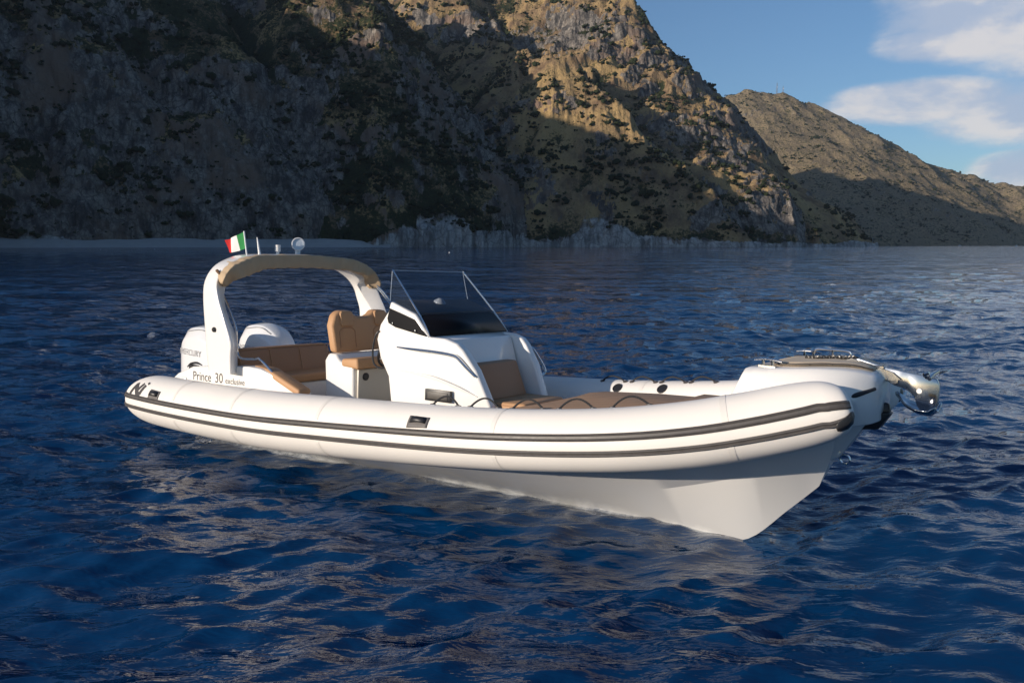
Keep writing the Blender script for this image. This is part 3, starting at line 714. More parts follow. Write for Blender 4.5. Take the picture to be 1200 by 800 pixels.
# teak mat on the bow
ol = [(7.64, .30), (7.80, .375), (8.02, .29), (8.20, .20), (8.29, .13)]
def top_z(x, y):
    z = np.interp(x, [7.52, 7.75, 8.0, 8.18, 8.30], [1.409, 1.431, 1.453, 1.453, 1.418]); return z - .02 * y * y + .006
xs = np.linspace(7.62, 8.29, 15); rowsT = []
for x in xs:
    w = np.interp(x, [7.62, 7.70, 7.85, 8.02, 8.20, 8.29], [.30, .42, .43, .36, .24, .14]); rowsT.append([(x, y, top_z(x, y)) for y in np.linspace(-w, w, 9)])
b = MB(); b.loft(rowsT, closed=False); tk = b.obj('teak_mat', teak, bowm); md = tk.modifiers.new('thick', 'SOLIDIFY'); md.thickness = .014; md.offset = 1
tk.data.materials.append(rub)
b = MB(); b.tube([(r[0][0], r[0][1], r[0][2] + .008) for r in rowsT], .007, 6, 2); b.tube([(r[-1][0], r[-1][1], r[-1][2] + .008) for r in rowsT], .007, 6, 2); b.obj('mat_edging', rub, tk)
# cleats
for s in (1, -1):
    b = MB(); y = -.485 * s; z = 1.424
    b.tube([(7.56, y, z + .035), (7.62, y, z + .045), (7.70, y, z + .045), (7.76, y, z + .035)], [.006, .011, .011, .006], 8, 3)
    for x in (7.625, 7.695): b.tube([(x, y, z - .01), (x, y, z + .045)], .011, 8, 1)
    b.box(7.60, 7.72, y - .022, y + .022, z - .012, z + .002)
    b.obj('cleat', steel, bowm)
b = MB(); b.tube([(7.75, .30, 1.47), (7.77, .30, 1.505), (7.85, .29, 1.51), (8.02, .24, 1.515), (8.05, .235, 1.48)], .010, 8, 4); b.tube([(7.90, .275, 1.46), (7.90, .275, 1.51)], .009, 8, 1); b.obj('bow_rail', steel, bowm)
# bow roller
b = MB()
for s in (1, -1): b.prism([(8.05, -.05 * s, 1.462), (8.12, -.05 * s, 1.495), (8.40, -.045 * s, 1.42), (8.46, -.04 * s, 1.37), (8.38, -.04 * s, 1.355), (8.28, -.05 * s, 1.39)], [(8.05, -.058 * s, 1.462), (8.12, -.058 * s, 1.495), (8.40, -.053 * s, 1.42), (8.46, -.048 * s, 1.37), (8.38, -.048 * s, 1.355), (8.28, -.058 * s, 1.39)])
b.box(8.04, 8.34, -.05, .05, 1.438, 1.455); b.lathe([(.0, -.045), (.03, -.045), (.02, 0), (.03, .045), (.0, .045)], (8.41, 0, 1.365), (0, 1, 0), 14)
b.obj('bow_roller', chrome, bowm, bevel=.002, seg=1)

# ------------------------------------------------------------------ deck inside
dk = []
for x, yd, zd in ((1.2, .90, .36), (2, .90, .36), (3, .90, .37), (4, .90, .38), (5, .86, .42), (5.6, .80, .47), (6.2, .72, .56), (6.8, .58, .66), (7.3, .48, .78)):
    c, r = tube_axis(x); dk.append([(x, c[1] + .02, c[2] - r * .3), (x, c[1] + r * .75, zd), (x, -c[1] - r * .75, zd), (x, -c[1] - .02, c[2] - r * .3)])
MB().loft(dk, closed=False).obj('deck', deckm, boat)
b = MB(); q = [(-1.02, .10), (-.45, -.2), (0, -.36), (.45, -.2), (1.02, .10), (1.10, .3), (1.10, .66), (-1.10, .66), (-1.10, .3)]; b.prism([(1.03, y, z) for y, z in q], [(1.14, y, z) for y, z in q]); b.obj('transom', gel, boat, bevel=.02)
MB().box(1.13, 1.86, -.95, .95, .55, .70).obj('aft_deck', gel, boat, bevel=.03)
# side coamings beside the stern seat
for s in (1, -1):
    A = [(.78, .585), (.95, .69), (1.26, .80), (1.80, .855), (2.30, .905), (2.46, .895), (3.04, .725), (3.06, .70)]
    b = MB(); b.loft([[(x, -y * s, z) for y, z in ((yo, .45), (yo, zt), (.84, zt), (.84, .45))] for (x, zt), yo in zip(A, [1.075, 1.075, 1.075, 1.075, 1.075, 1.04, .90, .90])])
    cm = b.obj('coaming', gel, boat, bevel=.028, seg=3)
    b = MB(); b.loft([[(x, y * s, z) for x, y, z in q] for q in ([(2.30, -.86, .915), (2.30, -1.00, .915), (2.30, -1.00, .87), (2.30, -.86, .87)], [(2.52, -.84, .90), (2.52, -1.0, .90), (2.52, -1.0, .83), (2.52, -.84, .83)], [(3.06, -.84, .735), (3.06, -1.0, .735), (3.06, -1.0, .66), (3.06, -.84, .66)])])
    b.obj('coaming_cushion', tan, cm, bevel=.022, seg=3)
    b = MB(); b.tube([(1.57, -.965 * s, 1.76), (1.70, -.96 * s, 1.60), (1.84, -.96 * s, 1.42), (1.92, -.96 * s, 1.28), (1.94, -.96 * s, 1.07), (1.965, -.96 * s, .985), (2.04, -.96 * s, .955), (2.27, -.97 * s, .975), (2.38, -.98 * s, .985), (2.59, -.98 * s, .87), (2.63, -.98 * s, .80)], .0135, 8, 5)
    if s == 1: b.obj('handrail', steel, cm)
    b = MB(); b.tube([(1.02, -1.0 * s, .765), (1.10, -1.0 * s, .81), (1.22, -1.0 * s, .83), (1.32, -1.0 * s, .815)], [.006, .014, .014, .006], 8, 3); b.box(1.10, 1.22, -1.03 * s - .0, -.97 * s, .72, .80) if s == 1 else b.box(1.10, 1.22, .97, 1.03, .72, .80)
    b.obj('stern_cleat', blk, cm)
    if s == 1: COAM = cm

# ------------------------------------------------------------------ lettering
def text_mesh(txt, size, fn, name, m, parent, extr=0.0, subd=None):
    cu = bpy.data.curves.new('lettering', 'FONT'); cu.body = txt; cu.size = size; cu.resolution_u = 3
    o = bpy.data.objects.new('tmp', cu); COL.objects.link(o)
    dg = bpy.context.evaluated_depsgraph_get(); me0 = o.evaluated_get(dg).to_mesh()
    V = [v.co.copy() for v in me0.vertices]; Fs = [tuple(p.vertices) for p in me0.polygons]
    bpy.data.objects.remove(o); b = MB(); b.add([fn(v.x, v.y) for v in V], Fs)
    q = b.obj(name, m, parent, recalc=False); return q
def on_coaming(sx, sy): return (1.26 + sx, -1.0775 - max(0, (.66 - (.70 + sy))) * .0, .648 + sy + .045 * sx)
text_mesh('Prince', .145, on_coaming, 'lettering', lettm, COAM)
text_mesh('30', .158, lambda x, y: on_coaming(x + .435, y - .002), 'lettering', lettm, COAM)
text_mesh('exclusive', .098, lambda x, y: on_coaming(x + .635, y + .0), 'lettering', lettm, COAM)
def on_tube(sx, sy): q, d = tube_pt(.75 + sx * 1.35, 15 + math.degrees(sy * 1.2 / .27), .0035); return q
def flat_shape(polys, m, name):
    b = MB()
    for pl in polys:
        # cut into narrow strips so that it follows the round skin
        b.add([on_tube(x, y) for x, y in pl], [tuple(range(len(pl)))])
    return b.obj(name, m, TUBE, recalc=False)
def bar(x0, y0, x1, y1, w, n=5):
    d = Vector((x1 - x0, y1 - y0)).normalized(); nx, ny = -d.y * w / 2, d.x * w / 2; out = []
    for i in range(n):
        a = i / n; c = (i + 1) / n; p = (x0 + (x1 - x0) * a, y0 + (y1 - y0) * a); q = (x0 + (x1 - x0) * c, y0 + (y1 - y0) * c)
        out.append([(p[0] + nx, p[1] + ny), (p[0] - nx, p[1] - ny), (q[0] - nx, q[1] - ny), (q[0] + nx, q[1] + ny)])
    return out
emb = bar(-.135, .012, -.078, .125, .046) + bar(-.088, .125, .008, .012, .050) + bar(.0, .014, .052, .030, .040) + bar(.048, .024, .082, .112, .040) + bar(-.005, .062, .036, .128, .034) + bar(.096, .128, .106, .146, .036)
flat_shape(emb, lettm, 'emblem')
flat_shape(bar(-.15, -.018, -.10, -.018, .012, 2), green, 'emblem_dash'); flat_shape(bar(.0, -.018, .05, -.018, .012, 2), red, 'emblem_dash')

# ------------------------------------------------------------------ outboard motors
for y0 in (-.42, .42):
    def es(x, w, z0, z1, ch=.07): return [(x, y0 - w * .7, z0), (x, y0 - w, z0 + .12), (x, y0 - w, z1 - ch * 2.2), (x, y0 - w * .62, z1 - ch * .35), (x, y0, z1), (x, y0 + w * .62, z1 - ch * .35), (x, y0 + w, z1 - ch * 2.2), (x, y0 + w, z0 + .12), (x, y0 + w * .7, z0)]
    S = [es(.15, .13, .52, .92), es(.19, .17, .45, 1.03), es(.30, .205, .40, 1.155), es(.48, .215, .38, 1.195), es(.68, .215, .38, 1.195), es(.88, .20, .44, 1.12), es(1.00, .18, .52, 1.01), es(1.05, .14, .60, .92)]
    rws = [catmull([Vector(q[j]) for q in S], 3) for j in range(9)]
    motor = bpy.data.objects.new('outboard_motor', None); COL.objects.link(motor); motor.parent = boat
    b = MB(); b.loft([[rws[j][i] for j in range(9)] for i in range(len(rws[0]))]); b.obj('engine_cowl', engm, motor, bevel=.012, seg=2, angle=30, bevang=22)
    b = MB(); b.loft([[(.35, y0 - .09, z), (.80, y0 - .11, z), (.80, y0 + .11, z), (.35, y0 + .09, z)] for z in (.42, .0)]); b.loft([[(.36 - d, y0 - .05, z), (.72, y0 - .06, z), (.72, y0 + .06, z), (.36 - d, y0 + .05, z)] for z, d in ((.0, 0), (-.07, -.02))]); b.obj('drive_leg', engm, motor, bevel=.02)
    MB().box(.80, 1.03, y0 - .13, y0 + .13, .2, .6).obj('mounting_bracket', grey, motor, bevel=.02)
    # air vents and the name along the cowl
    for s in (1, -1):
        MB().tube([(.34, y0 - s * .165, 1.115), (.66, y0 - s * .165, 1.15), (.86, y0 - s * .15, 1.08)], .006, 6, 4).obj('cowl_seam', grey, motor)
    def on_cowl(sx, sy, y0=y0): return (.245 + sx, y0 - .2165 - .012 * math.sin(min(1, max(0, (sx)) / .5) * math.pi), .83 + sy - .02 * sx)
    text_mesh('MERCURY', .105, on_cowl, 'lettering', lettg, motor)

# ------------------------------------------------------------------ arch
AP = [  # y, z, centre x, chord, thickness
    (-1.11, .82, 1.97, .44, .19), (-1.115, 1.0, 1.955, .47, .19), (-1.12, 1.17, 1.945, .49, .18), (-1.13, 1.43, 1.86, .385, .155), (-1.11, 1.60, 1.79, .315, .17), (-1.075, 1.75, 1.75, .26, .20), (-.99, 1.87, 1.735, .25, .205), (-.86, 1.955, 1.725, .25, .18), (-.68, 2.02, 1.72, .26, .15), (-.4, 2.05, 1.72, .27, .12), (0, 2.068, 1.72, .27, .11)]
AP = AP + [(-y, z, x, c, t) for y, z, x, c, t in AP[-2::-1]]
apc = catmull([Vector((y, z, x)) for y, z, x, c, t in AP], 4); aps = catmull([Vector((c, t, 0)) for y, z, x, c, t in AP], 4)
def arch_frame(i):
    a = apc[max(0, i - 1)]; c = apc[min(len(apc) - 1, i + 1)]; t = Vector((c.x - a.x, c.y - a.y)).normalized(); return Vector((-t.y, t.x))   # points inwards/upwards: normal in the y-z plane
def arch_sec(i, grow=0.0, dx=0.0, slim=None):
    p = apc[i]; ch, th = aps[i].x / 2 + grow, aps[i].y / 2 + grow
    if slim:
        p = p.copy(); n0 = arch_frame(i); p.x += n0.x * (th - slim / 2); p.y += n0.y * (th - slim / 2); th = slim / 2
    n = arch_frame(i); out = []
    for k in range(24):
        a = 2 * math.pi * k / 24; e = .26
        u = math.copysign(abs(math.cos(a)) ** e, math.cos(a)) * ch; v = math.copysign(abs(math.sin(a)) ** e, math.sin(a)) * th
        leg = float(smooth(.95, 1.06, abs(p.x)) * smooth(2.0, 1.8, p.y)); inn = .5 - .5 * v / th
        u -= .14 * leg * inn * max(0, u / ch)
        out.append((p.z + u + dx, p.x + n.x * v, p.y + n.y * v))
    return out
b = MB(); b.loft([arch_sec(i) for i in range(len(apc))]); arch = b.obj('arch', gel, boat, angle=32)
# canvas roll wrapped round the crossbeam
i0 = min(range(len(apc)), key=lambda i: abs(apc[i].x + 1.075) if apc[i].y > 1.7 else 9); i1 = min(range(len(apc)), key=lambda i: abs(apc[i].x - 1.16) if apc[i].y > 1.7 else 9)
secs = []
from mathutils import noise as mnoise
for j in range(90):
    w = j / 89; fi = i0 + (i1 - i0) * w; a = int(fi); a1 = min(a + 1, len(apc) - 1); sl = .115 + .05 * float(smooth(-.55, -.9, apc[a].x)); q0 = arch_sec(a, -.005, .115, sl); q1 = arch_sec(a1, -.005, .115, sl); t = fi - a
    row = []
    for k, (p, q) in enumerate(zip(q0, q1)):
        v = Vector(p).lerp(Vector(q), t); c = apc[a]; nn = arch_frame(a); off = aps[a].y / 2 - sl / 2; cen = Vector((c.z + .115, c.x + nn.x * off, c.y + nn.y * off))
        if v.z < c.y and abs(v.y) < 1.0: v.z -= .04 * float(smooth(.0, .2, v.x - c.z)) * float(smooth(1.05, .7, abs(v.y)))
        d = (v - cen).normalized(); f = mnoise.fractal(Vector((w * 30, k * .35, 0)), 1, 2, 4) * .012 + .004 * math.sin(w * 160) * (1 if k % 3 else 0)
        sh = -.035 * (1 - smooth(0, .03, w) * smooth(0, .03, 1 - w))
        row.append(v + d * (f + sh))
    secs.append(row)
MB().loft(secs).obj('rolled_canopy', canv, arch, angle=80)
MB().tube([(1.80, -1.12, 1.91), (1.855, -1.115, 1.87), (1.885, -1.06, 1.85), (1.89, -1.0, 1.83), (1.885, -.97, 1.86)], [.018, .012, .02, .012, .02], 6, 4).obj('canopy_cord', mat('brown_cord', (.16, .09, .045), .8), arch)
for dx in (0, .045):
    MB().tube([(1.80 + dx, 1.10, 1.83), (1.97 + dx, 1.16, 1.68), (2.12 + dx, 1.17, 1.53), (2.28 + dx, 1.14, 1.35), (2.40 + dx, 1.10, 1.1)], .011, 8, 4).obj('canopy_strut', steel, arch)
b = MB(); b.lathe([(.0, 0), (.028, 0), (.028, .02), (.018, .03), (0, .03)], (1.90, -1.205, 1.275), (0, -1, .06), 14); b.obj('side_light', blk, arch)
# mast items
sp = MB(); ax = Vector((.80, -.52, .10)).normalized(); c0 = Vector((1.74, 0, 2.235))
sp.lathe([(.0, -.085), (.035, -.080), (.06, -.055), (.072, -.01), (.074, .055), (.078, .06), (.078, .072), (.066, .074), (.066, .06), (.0, .06)], c0, ax, 24); sp.lathe([(.03, -.1), (.035, -.03), (.03, 0)], c0 + Vector((0, 0, -.03)), (0, 0, 1), 14)
spo = sp.obj('searchlight', engm, arch)
MB().lathe([(.0, .0655), (.065, .063), (.065, .061), (0, .061)], c0, ax, 24).obj('lamp_lens', lens, spo)
MB().tube([(1.72, -.52, 2.10), (1.71, -.53, 2.20), (1.70, -.54, 2.295)], [.016, .012, .006], 10, 2).obj('antenna', engm, arch)
b = MB(); b.lathe([(.018, 0), (.018, .025), (.034, .03), (.034, .07), (.03, .075), (.034, .08), (.034, .105), (.0, .11)], (1.72, -.27, 2.115), (0, 0, 1), 14); b.obj('navigation_light', gel, arch)
pole = MB().tube([(1.62, -.62, 2.08), (1.585, -.635, 2.36)], .009, 8, 1).obj('flag_pole', engm, arch)
b = MB(); NU, NV = 24, 9; V = []
for i in range(NU + 1):
    for j in range(NV + 1):
        w = i / NU; h = j / NV; z = 2.155 + .185 * h - .06 * w ** 1.3 - .04 * w * h
        V.append((1.61 - .03 * h * .8 - .31 * w + .02 * math.sin(w * 9), -.62 - .02 * h + .035 * math.sin(w * 8 + h * 1.4) * w - .05 * w, z + .012 * math.sin(w * 7 + 1)))
for i in range(NU):
    b.m = 0 if i < NU // 3 else 1 if i < 2 * NU // 3 else 2
    b.add([V[i * (NV + 1) + j + dj + di * (NV + 1)] for j in range(NV) for di, dj in ((0, 0), (1, 0), (1, 1), (0, 1))], [(4 * j, 4 * j + 1, 4 * j + 2, 4 * j + 3) for j in range(NV)])
fl = b.obj('flag', [green, white, red], pole, angle=80)

# ------------------------------------------------------------------ stern seat
b = MB(); b.hexa([(1.86, -.92, .70), (1.97, -.92, .70), (1.97, .40, .70), (1.86, .40, .70), (1.76, -.92, 1.045), (1.88, -.92, 1.045), (1.88, .36, 1.045), (1.76, .36, 1.045)])
# round the far top corner
sofa = MB().box(1.84, 2.26, -.90, .62, .36, .665).obj('stern_seat', gel, boat, bevel=.03)
sb = b.obj('seat_back', tan2, sofa, bevel=.05, seg=4)
MB().tube([(1.972, -.90, .76), (1.888, -.90, 1.01), (1.876, -.86, 1.035), (1.876, .30, 1.035), (1.885, .345, 1.01), (1.968, .385, .77)], .006, 6, 2).obj('piping', tan, sb)
for yy in (-.50, -.08): MB().tube([(1.973, yy, .76), (1.888, yy, 1.03)], .004, 6, 1).obj('stitched_seam', tan, sb)
MB().hexa([(1.95, -.90, .665), (2.30, -.90, .665), (2.30, .60, .665), (1.95, .60, .665), (1.95, -.90, .755), (2.30, -.90, .765), (2.30, .60, .765), (1.95, .60, .755)]).obj('seat_cushion', tan, sofa, bevel=.025, seg=3)
for yy in (-.25, .22): MB().lathe([(.0, .0), (.04, 0), (.04, .012), (.03, .016), (0, .016)], (2.262, yy, .54), (1, 0, 0), 16).obj('speaker_grille', blk, sofa)

# ------------------------------------------------------------------ helm seat
b = MB(); A = [(2.80, .36), (2.80, .70), (2.78, .98), (2.84, 1.06), (2.96, 1.06), (3.02, .985), (3.24, .955), (3.26, .36)]
b.prism([(x, -.44, z) for x, z in A], [(x, .44, z) for x, z in A]); helm = b.obj('helm_seat', gel, boat, bevel=.03, seg=3)
MB().box(3.255, 3.285, -.40, .40, .38, .92).obj('locker_door', mat('beige_gelcoat', (.55, .50, .42), .35), helm, bevel=.01)
for yy in (-.30, .28): MB().lathe([(.0, .0), (.042, 0), (.042, .012), (.03, .02), (0, .018)], (3.284, yy, .84), (1, 0, 0), 16).obj('speaker_grille', blk, helm)
# backrest: two head rests with a dip between, seen from ahead
prof = [(-.43, 1.07), (.43, 1.07), (.45, 1.36), (.40, 1.475), (.33, 1.52), (.17, 1.52), (.12, 1.475), (.06, 1.45), (-.06, 1.45), (-.12, 1.475), (-.17, 1.52), (-.33, 1.52), (-.40, 1.475), (-.45, 1.36)]
def back(x, z): return x - .16 * (z - 1.07)
b = MB(); b.prism([(back(2.85, z), y, z) for y, z in prof], [(back(2.965, z), y, z) for y, z in prof]); br = b.obj('helm_backrest', tan, helm, bevel=.035, seg=4, angle=50)
for yy in (-.25, .25): MB().tube([(back(2.967, z), yy + sy * .11, z) for sy, z in ((-1, 1.12), (-1, 1.30), (-.6, 1.335), (.6, 1.335), (1, 1.30), (1, 1.12))], .0045, 6, 1).obj('stitched_seam', tan2, br)
for yy in (-.25, .25):
    b = MB(); q = [(-.09, 1.37), (-.07, 1.35), (.07, 1.35), (.09, 1.37), (.09, 1.49), (.07, 1.515), (-.07, 1.515), (-.09, 1.49)]
    b.prism([(back(2.945, z), yy + y, z) for y, z in q], [(back(2.985, z), yy + y, z) for y, z in q]); b.obj('head_rest', tan, br, bevel=.012, seg=3)
for ya, yb in ((-.45, -.03), (.03, .45)):
    b = MB(); b.hexa([(3.06, ya, .935), (3.33, ya, .925), (3.33, yb, .925), (3.06, yb, .935), (3.06, ya, 1.02), (3.31, ya, 1.045), (3.31, yb, 1.045), (3.06, yb, 1.02)]); b.obj('helm_cushion', tan, helm, bevel=.03, seg=4)
MB().box(3.27, 3.31, -.025, .025, .90, 1.0).obj('seat_latch', steel, helm, bevel=.008)

# ------------------------------------------------------------------ console
# side profile (x, z) and half widths
P_OUT = [(4.02, .36), (4.02, .70), (3.98, .95), (3.86, 1.12), (3.80, 1.30), (3.84, 1.45), (3.93, 1.58), (3.95, 1.685), (4.30, 1.575), (4.475, 1.375), (4.64, 1.372), (4.77, 1.335), (4.84, 1.28), (4.98, 1.10), (5.13, .79), (5.17, .36)]
def hw(x, z):
    w = np.interp(x, [3.8, 4.3, 4.8, 5.17], [.64, .635, .555, .455]); 
    return w - .03 * smooth(1.45, 1.7, z) + .012 * math.sin(min(1, max(0, (z - .4) / .9)) * math.pi)
P_IN = [(4.02, .36), (4.02, .70), (3.98, .95), (3.86, 1.12), (3.80, 1.30), (3.84, 1.45), (3.93, 1.58), (3.95, 1.685), (4.30, 1.575), (4.475, 1.375), (4.62, 1.352), (4.645, 1.32), (4.69, 1.24), (4.77, 1.06), (4.885, .79), (4.92, .36)]
b = MB(); n = len(P_OUT)
ywi = [(-(hw(x, z) - .10)) for x, z in P_OUT]
for s in (1, -1):
    outer = [(x, -hw(x, z) * s, z) for x, z in P_OUT]; inner = [(x, y * s, z) for (x, z), y in zip(P_OUT, ywi)]
    b.add(outer + inner, [tuple(range(n)), tuple(range(n, 2 * n))[::-1]] + [(i, (i + 1) % n, n + (i + 1) % n, n + i) for i in range(n)])
cons = b.obj('console', gel, boat, bevel=.022, seg=3, angle=40)
ci = [(x, -(hw(xo, zo) - .095), z) for (x, z), (xo, zo) in zip(P_IN, P_OUT)]
b = MB(); b.prism(ci, mirror(ci)); cf = b.obj('console_front', gel, cons, bevel=.010, seg=2)
# dark dash panel, hood and side windows
b = MB(); b.add([(4.318, -.55, 1.566), (4.318, .55, 1.566), (4.484, .585, 1.384), (4.484, -.585, 1.384)], [(0, 1, 2, 3)]); dp = b.obj('dash_panel', gloss, cons)
md = dp.modifiers.new('thick', 'SOLIDIFY'); md.thickness = .02; md.offset = 0
b = MB(); b.add([(3.96, -.545, 1.690), (3.96, .545, 1.690), (4.312, .55, 1.581), (4.312, -.55, 1.581)], [(0, 1, 2, 3)]); dh = b.obj('dash_hood', dashm, cons); md = dh.modifiers.new('thick', 'SOLIDIFY'); md.thickness = .012; md.offset = 0
for s in (1, -1):
    q = [(3.955, 1.618), (4.255, 1.54), (4.29, 1.53), (4.465, 1.372), (4.40, 1.385), (4.06, 1.44), (3.965, 1.475), (3.945, 1.52)]
    b = MB(); b.prism([(x, -(hw(x, z) + .006) * s, z) for x, z in q], [(x, -(hw(x, z) - .02) * s, z) for x, z in q]); sw = b.obj('side_window', gloss, cons)
    for x, z in ((4.02, 1.475), (4.32, 1.425)): MB().lathe([(.011, 0), (.010, .006), (.0, .008)], (x, -(hw(x, z) + .006) * s, z), (0, -s, 0), 10).obj('screw', steel, sw)
    # style line in steel along the flank
    b = MB(); pts = [(4.10, 1.25), (4.30, 1.247), (4.56, 1.24), (4.74, 1.225), (4.81, 1.20), (4.90, 1.12), (4.985, 1.045)]
    b.tube([(x, -(hw(x, z) + .012) * s, z) for x, z in pts], [.007, .016, .019, .019, .017, .010], 8, 5); b.obj('flank_rail', steel, cons)
# flank relief: a raised swage line and the black locker vent
for s in (1, -1):
    b = MB(); pts = [(4.10, 1.03), (4.5, 1.0), (4.8, .93), (5.0, .86)]
    b.tube([(x, -(hw(x, z) - .006) * s, z) for x, z in pts], [.004, .016, .014, .004], 8, 5); b.obj('swage_line', gel, cons)
    def pl(x, z, o): return (x, -(hw(x, z) + o) * s, z)
    b = MB(); b.prism([pl(4.46, .885, .008), pl(4.74, .885, .008), pl(4.74, .775, .008), pl(4.46, .775, .008)], [pl(4.46, .885, -.02), pl(4.74, .885, -.02), pl(4.74, .775, -.02), pl(4.46, .775, -.02)]); vt = b.obj('side_vent', blk, cons, bevel=.004)
    b = MB(); b.prism([pl(4.49, .865, .014), pl(4.71, .865, .014), pl(4.71, .795, .014), pl(4.49, .795, .014)], [pl(4.49, .865, .0), pl(4.71, .865, .0), pl(4.71, .795, .0), pl(4.49, .795, .0)]); b.obj('vent_flap', flapm, vt, bevel=.004)
# windscreen: a raked front pane and two triangular side panes
T0, T1 = (3.90, -.53, 1.985), (3.90, .53, 1.985); B0, B1 = (4.318, -.575, 1.572), (4.318, .575, 1.572)
def pane(pts, nrm, name):
    n = Vector(nrm).normalized() * .005; b = MB(); b.prism(pts, [tuple(Vector(p) + n) for p in pts]); return b.obj(name, glass, ws)
ws = bpy.data.objects.new('windscreen', None); COL.objects.link(ws); ws.parent = cons
pane([B0, B1, T1, T0], (.7, 0, .7), 'front_pane')
for s in (1, -1): pane([(4.31, -.578 * s, 1.574), (3.895, -.533 * s, 1.985), (3.93, -.59 * s, 1.69)], (0, -s, 0), 'side_pane')
edge = mat('acrylic_edge', (.75, .80, .85), .12, spec=.8)
for s in (1, -1):
    MB().tube([(3.895, -.535 * s, 1.99), (4.32, -.58 * s, 1.572), (4.485, -.60 * s, 1.378)], [.008, .008, .005], 6, 3).obj('corner_edge', steel if s == 1 else edge, ws)
    MB().tube([(3.93, -.59 * s, 1.69), (3.895, -.535 * s, 1.985)], .0035, 6, 1).obj('rear_edge', edge, ws)
MB().tube([T0, T1], .0055, 6, 1).obj('top_edge', edge, ws)
MB().lathe([(.065, 0), (.062, .012), (.035, .035), (.022, .045), (.0, .048)], (4.05, 0, 1.668), (.25, 0, 1), 18).obj('compass_dome', engm, cons)
# grab rail on the far side of the console, and wheel
for s in (1, -1):
    MB().tube([(4.70, -.565 * s, 1.25), (4.74, -.66 * s, 1.235), (4.80, -.68 * s, 1.18), (4.93, -.67 * s, 1.03), (4.95, -.64 * s, .975), (4.96, -.53 * s, .96)] if s == -1 else [(3.87, -.61, 1.385), (3.82, -.645, 1.37), (3.78, -.65, 1.29), (3.76, -.65, 1.17), (3.78, -.65, 1.06), (3.86, -.64, 1.02), (3.95, -.60, 1.05)], .014 if s == -1 else .010, 8, 5).obj('grab_rail', steel if s == -1 else blk, cons)
wc = Vector((3.60, -.22, 1.14)); wa = Vector((-1, 0, .45)).normalized(); wn1 = Vector((0, 1, 0)); wn2 = wa.cross(wn1)
wh = MB().tube([wc + (wn1 * math.cos(a) + wn2 * math.sin(a)) * .185 for a in np.linspace(0, 2 * math.pi, 33)], .014, 8, 1).obj('steering_wheel', blk, cons)
b = MB()
for a in (.5, 2.6, 4.7): b.tube([wc - wa * .04, wc + (wn1 * math.cos(a) + wn2 * math.sin(a)) * .18], .010, 6, 1)
b.tube([wc - wa * .04, wc - wa * .22], .025, 10, 1); b.obj('wheel_spokes', steel, wh)
# front seat on the console
b = MB(); b.hexa([(4.90, -.30, .80), (4.99, -.30, .80), (4.99, .30, .80), (4.90, .30, .80), (4.72, -.30, 1.13), (4.845, -.30, 1.13), (4.845, .30, 1.13), (4.72, .30, 1.13)]); b.obj('front_backrest', tan2, cons, bevel=.018, seg=3)
b = MB(); b.hexa([(4.92, -.36, .70), (5.40, -.33, .70), (5.40, .33, .70), (4.92, .36, .70), (4.92, -.36, .80), (5.42, -.33, .825), (5.42, .33, .825), (4.92, .36, .80)]); fc = b.obj('front_cushion', tan, cons, bevel=.035, seg=4)
MB().tube([(4.95, -.345, .775), (5.30, -.335, .79), (5.405, -.30, .793), (5.416, 0, .793), (5.405, .30, .793), (5.30, .335, .79), (4.95, .345, .775)], .006, 6, 3).obj('piping', tan2, fc)
MB().box(4.90, 5.36, -.34, .34, .36, .70).obj('seat_base', gel, cons, bevel=.02)

# ------------------------------------------------------------------ bow sun pads
ol = [(5.62, -.80), (6.2, -.80), (6.75, -.66), (7.2, -.52), (7.42, -.46), (7.42, .46), (7.2, .52), (6.75, .66), (6.2, .80), (5.62, .80), (5.50, .62), (5.56, .30), (5.56, -.30), (5.50, -.62)]
def pz(x): return .845 + .085 * (x - 5.5)
b = MB(); b.prism([(x, y, pz(x) - .09) for x, y in ol], [(x, y, pz(x)) for x, y in ol]); pad = b.obj('sun_pad', padm, boat, bevel=.02, seg=3)
b = MB(); b.prism([(x * .985 + .09, y * .72, pz(x) - .20 - .12 * float(smooth(6.2, 5.5, x))) for x, y in ol], [(x * .985 + .09, y * .95, pz(x) - .088) for x, y in ol]); b.obj('pad_base', gel, pad)
b = MB(); o2 = [(6.72, -.62), (7.18, -.48), (7.38, -.42), (7.38, .42), (7.18, .48), (6.72, .62)]; b.prism([(x, y, pz(x) + .002) for x, y in o2], [(x, y, pz(x) + .035) for x, y in o2]); b.obj('pad_insert', padm, pad, bevel=.012)

# ------------------------------------------------------------------ anchor on the bow roller, and its chain
anch = bpy.data.objects.new('anchor', None); COL.objects.link(anch); anch.matrix_world = BM
tag(anch, 'polished steel anchor hanging from the roller at the bow', 'anchor')
q = [(8.10, 1.485), (8.17, 1.492), (8.36, 1.445), (8.50, 1.425), (8.61, 1.41), (8.675, 1.40), (8.695, 1.36), (8.695, 1.24), (8.66, 1.15), (8.60, 1.155), (8.565, 1.20), (8.545, 1.265), (8.49, 1.305), (8.41, 1.325), (8.33, 1.365), (8.20, 1.45), (8.10, 1.465)]
b = MB(); b.prism([(x, -.026, z) for x, z in q], [(x, .026, z) for x, z in q]); b.obj('shank', chrome, anch, bevel=.005, seg=2, angle=40)
NU, NV = 15, 9; rowsF = []
for i in range(NU):
    w = i / (NU - 1); row = []
    x = np.interp(w, [0, .35, .7, 1], [8.70, 8.60, 8.50, 8.42]); z = np.interp(w, [0, .15, .4, .7, 1], [1.17, 1.135, 1.14, 1.175, 1.255]); wd = np.interp(w, [0, .2, .5, .8, 1], [.13, .155, .14, .085, .012])
    for j in range(NV):
        y = (j / (NV - 1) * 2 - 1); row.append((x, y * wd, z + .05 * y * y * (1 - w * .5)))
    rowsF.append(row)
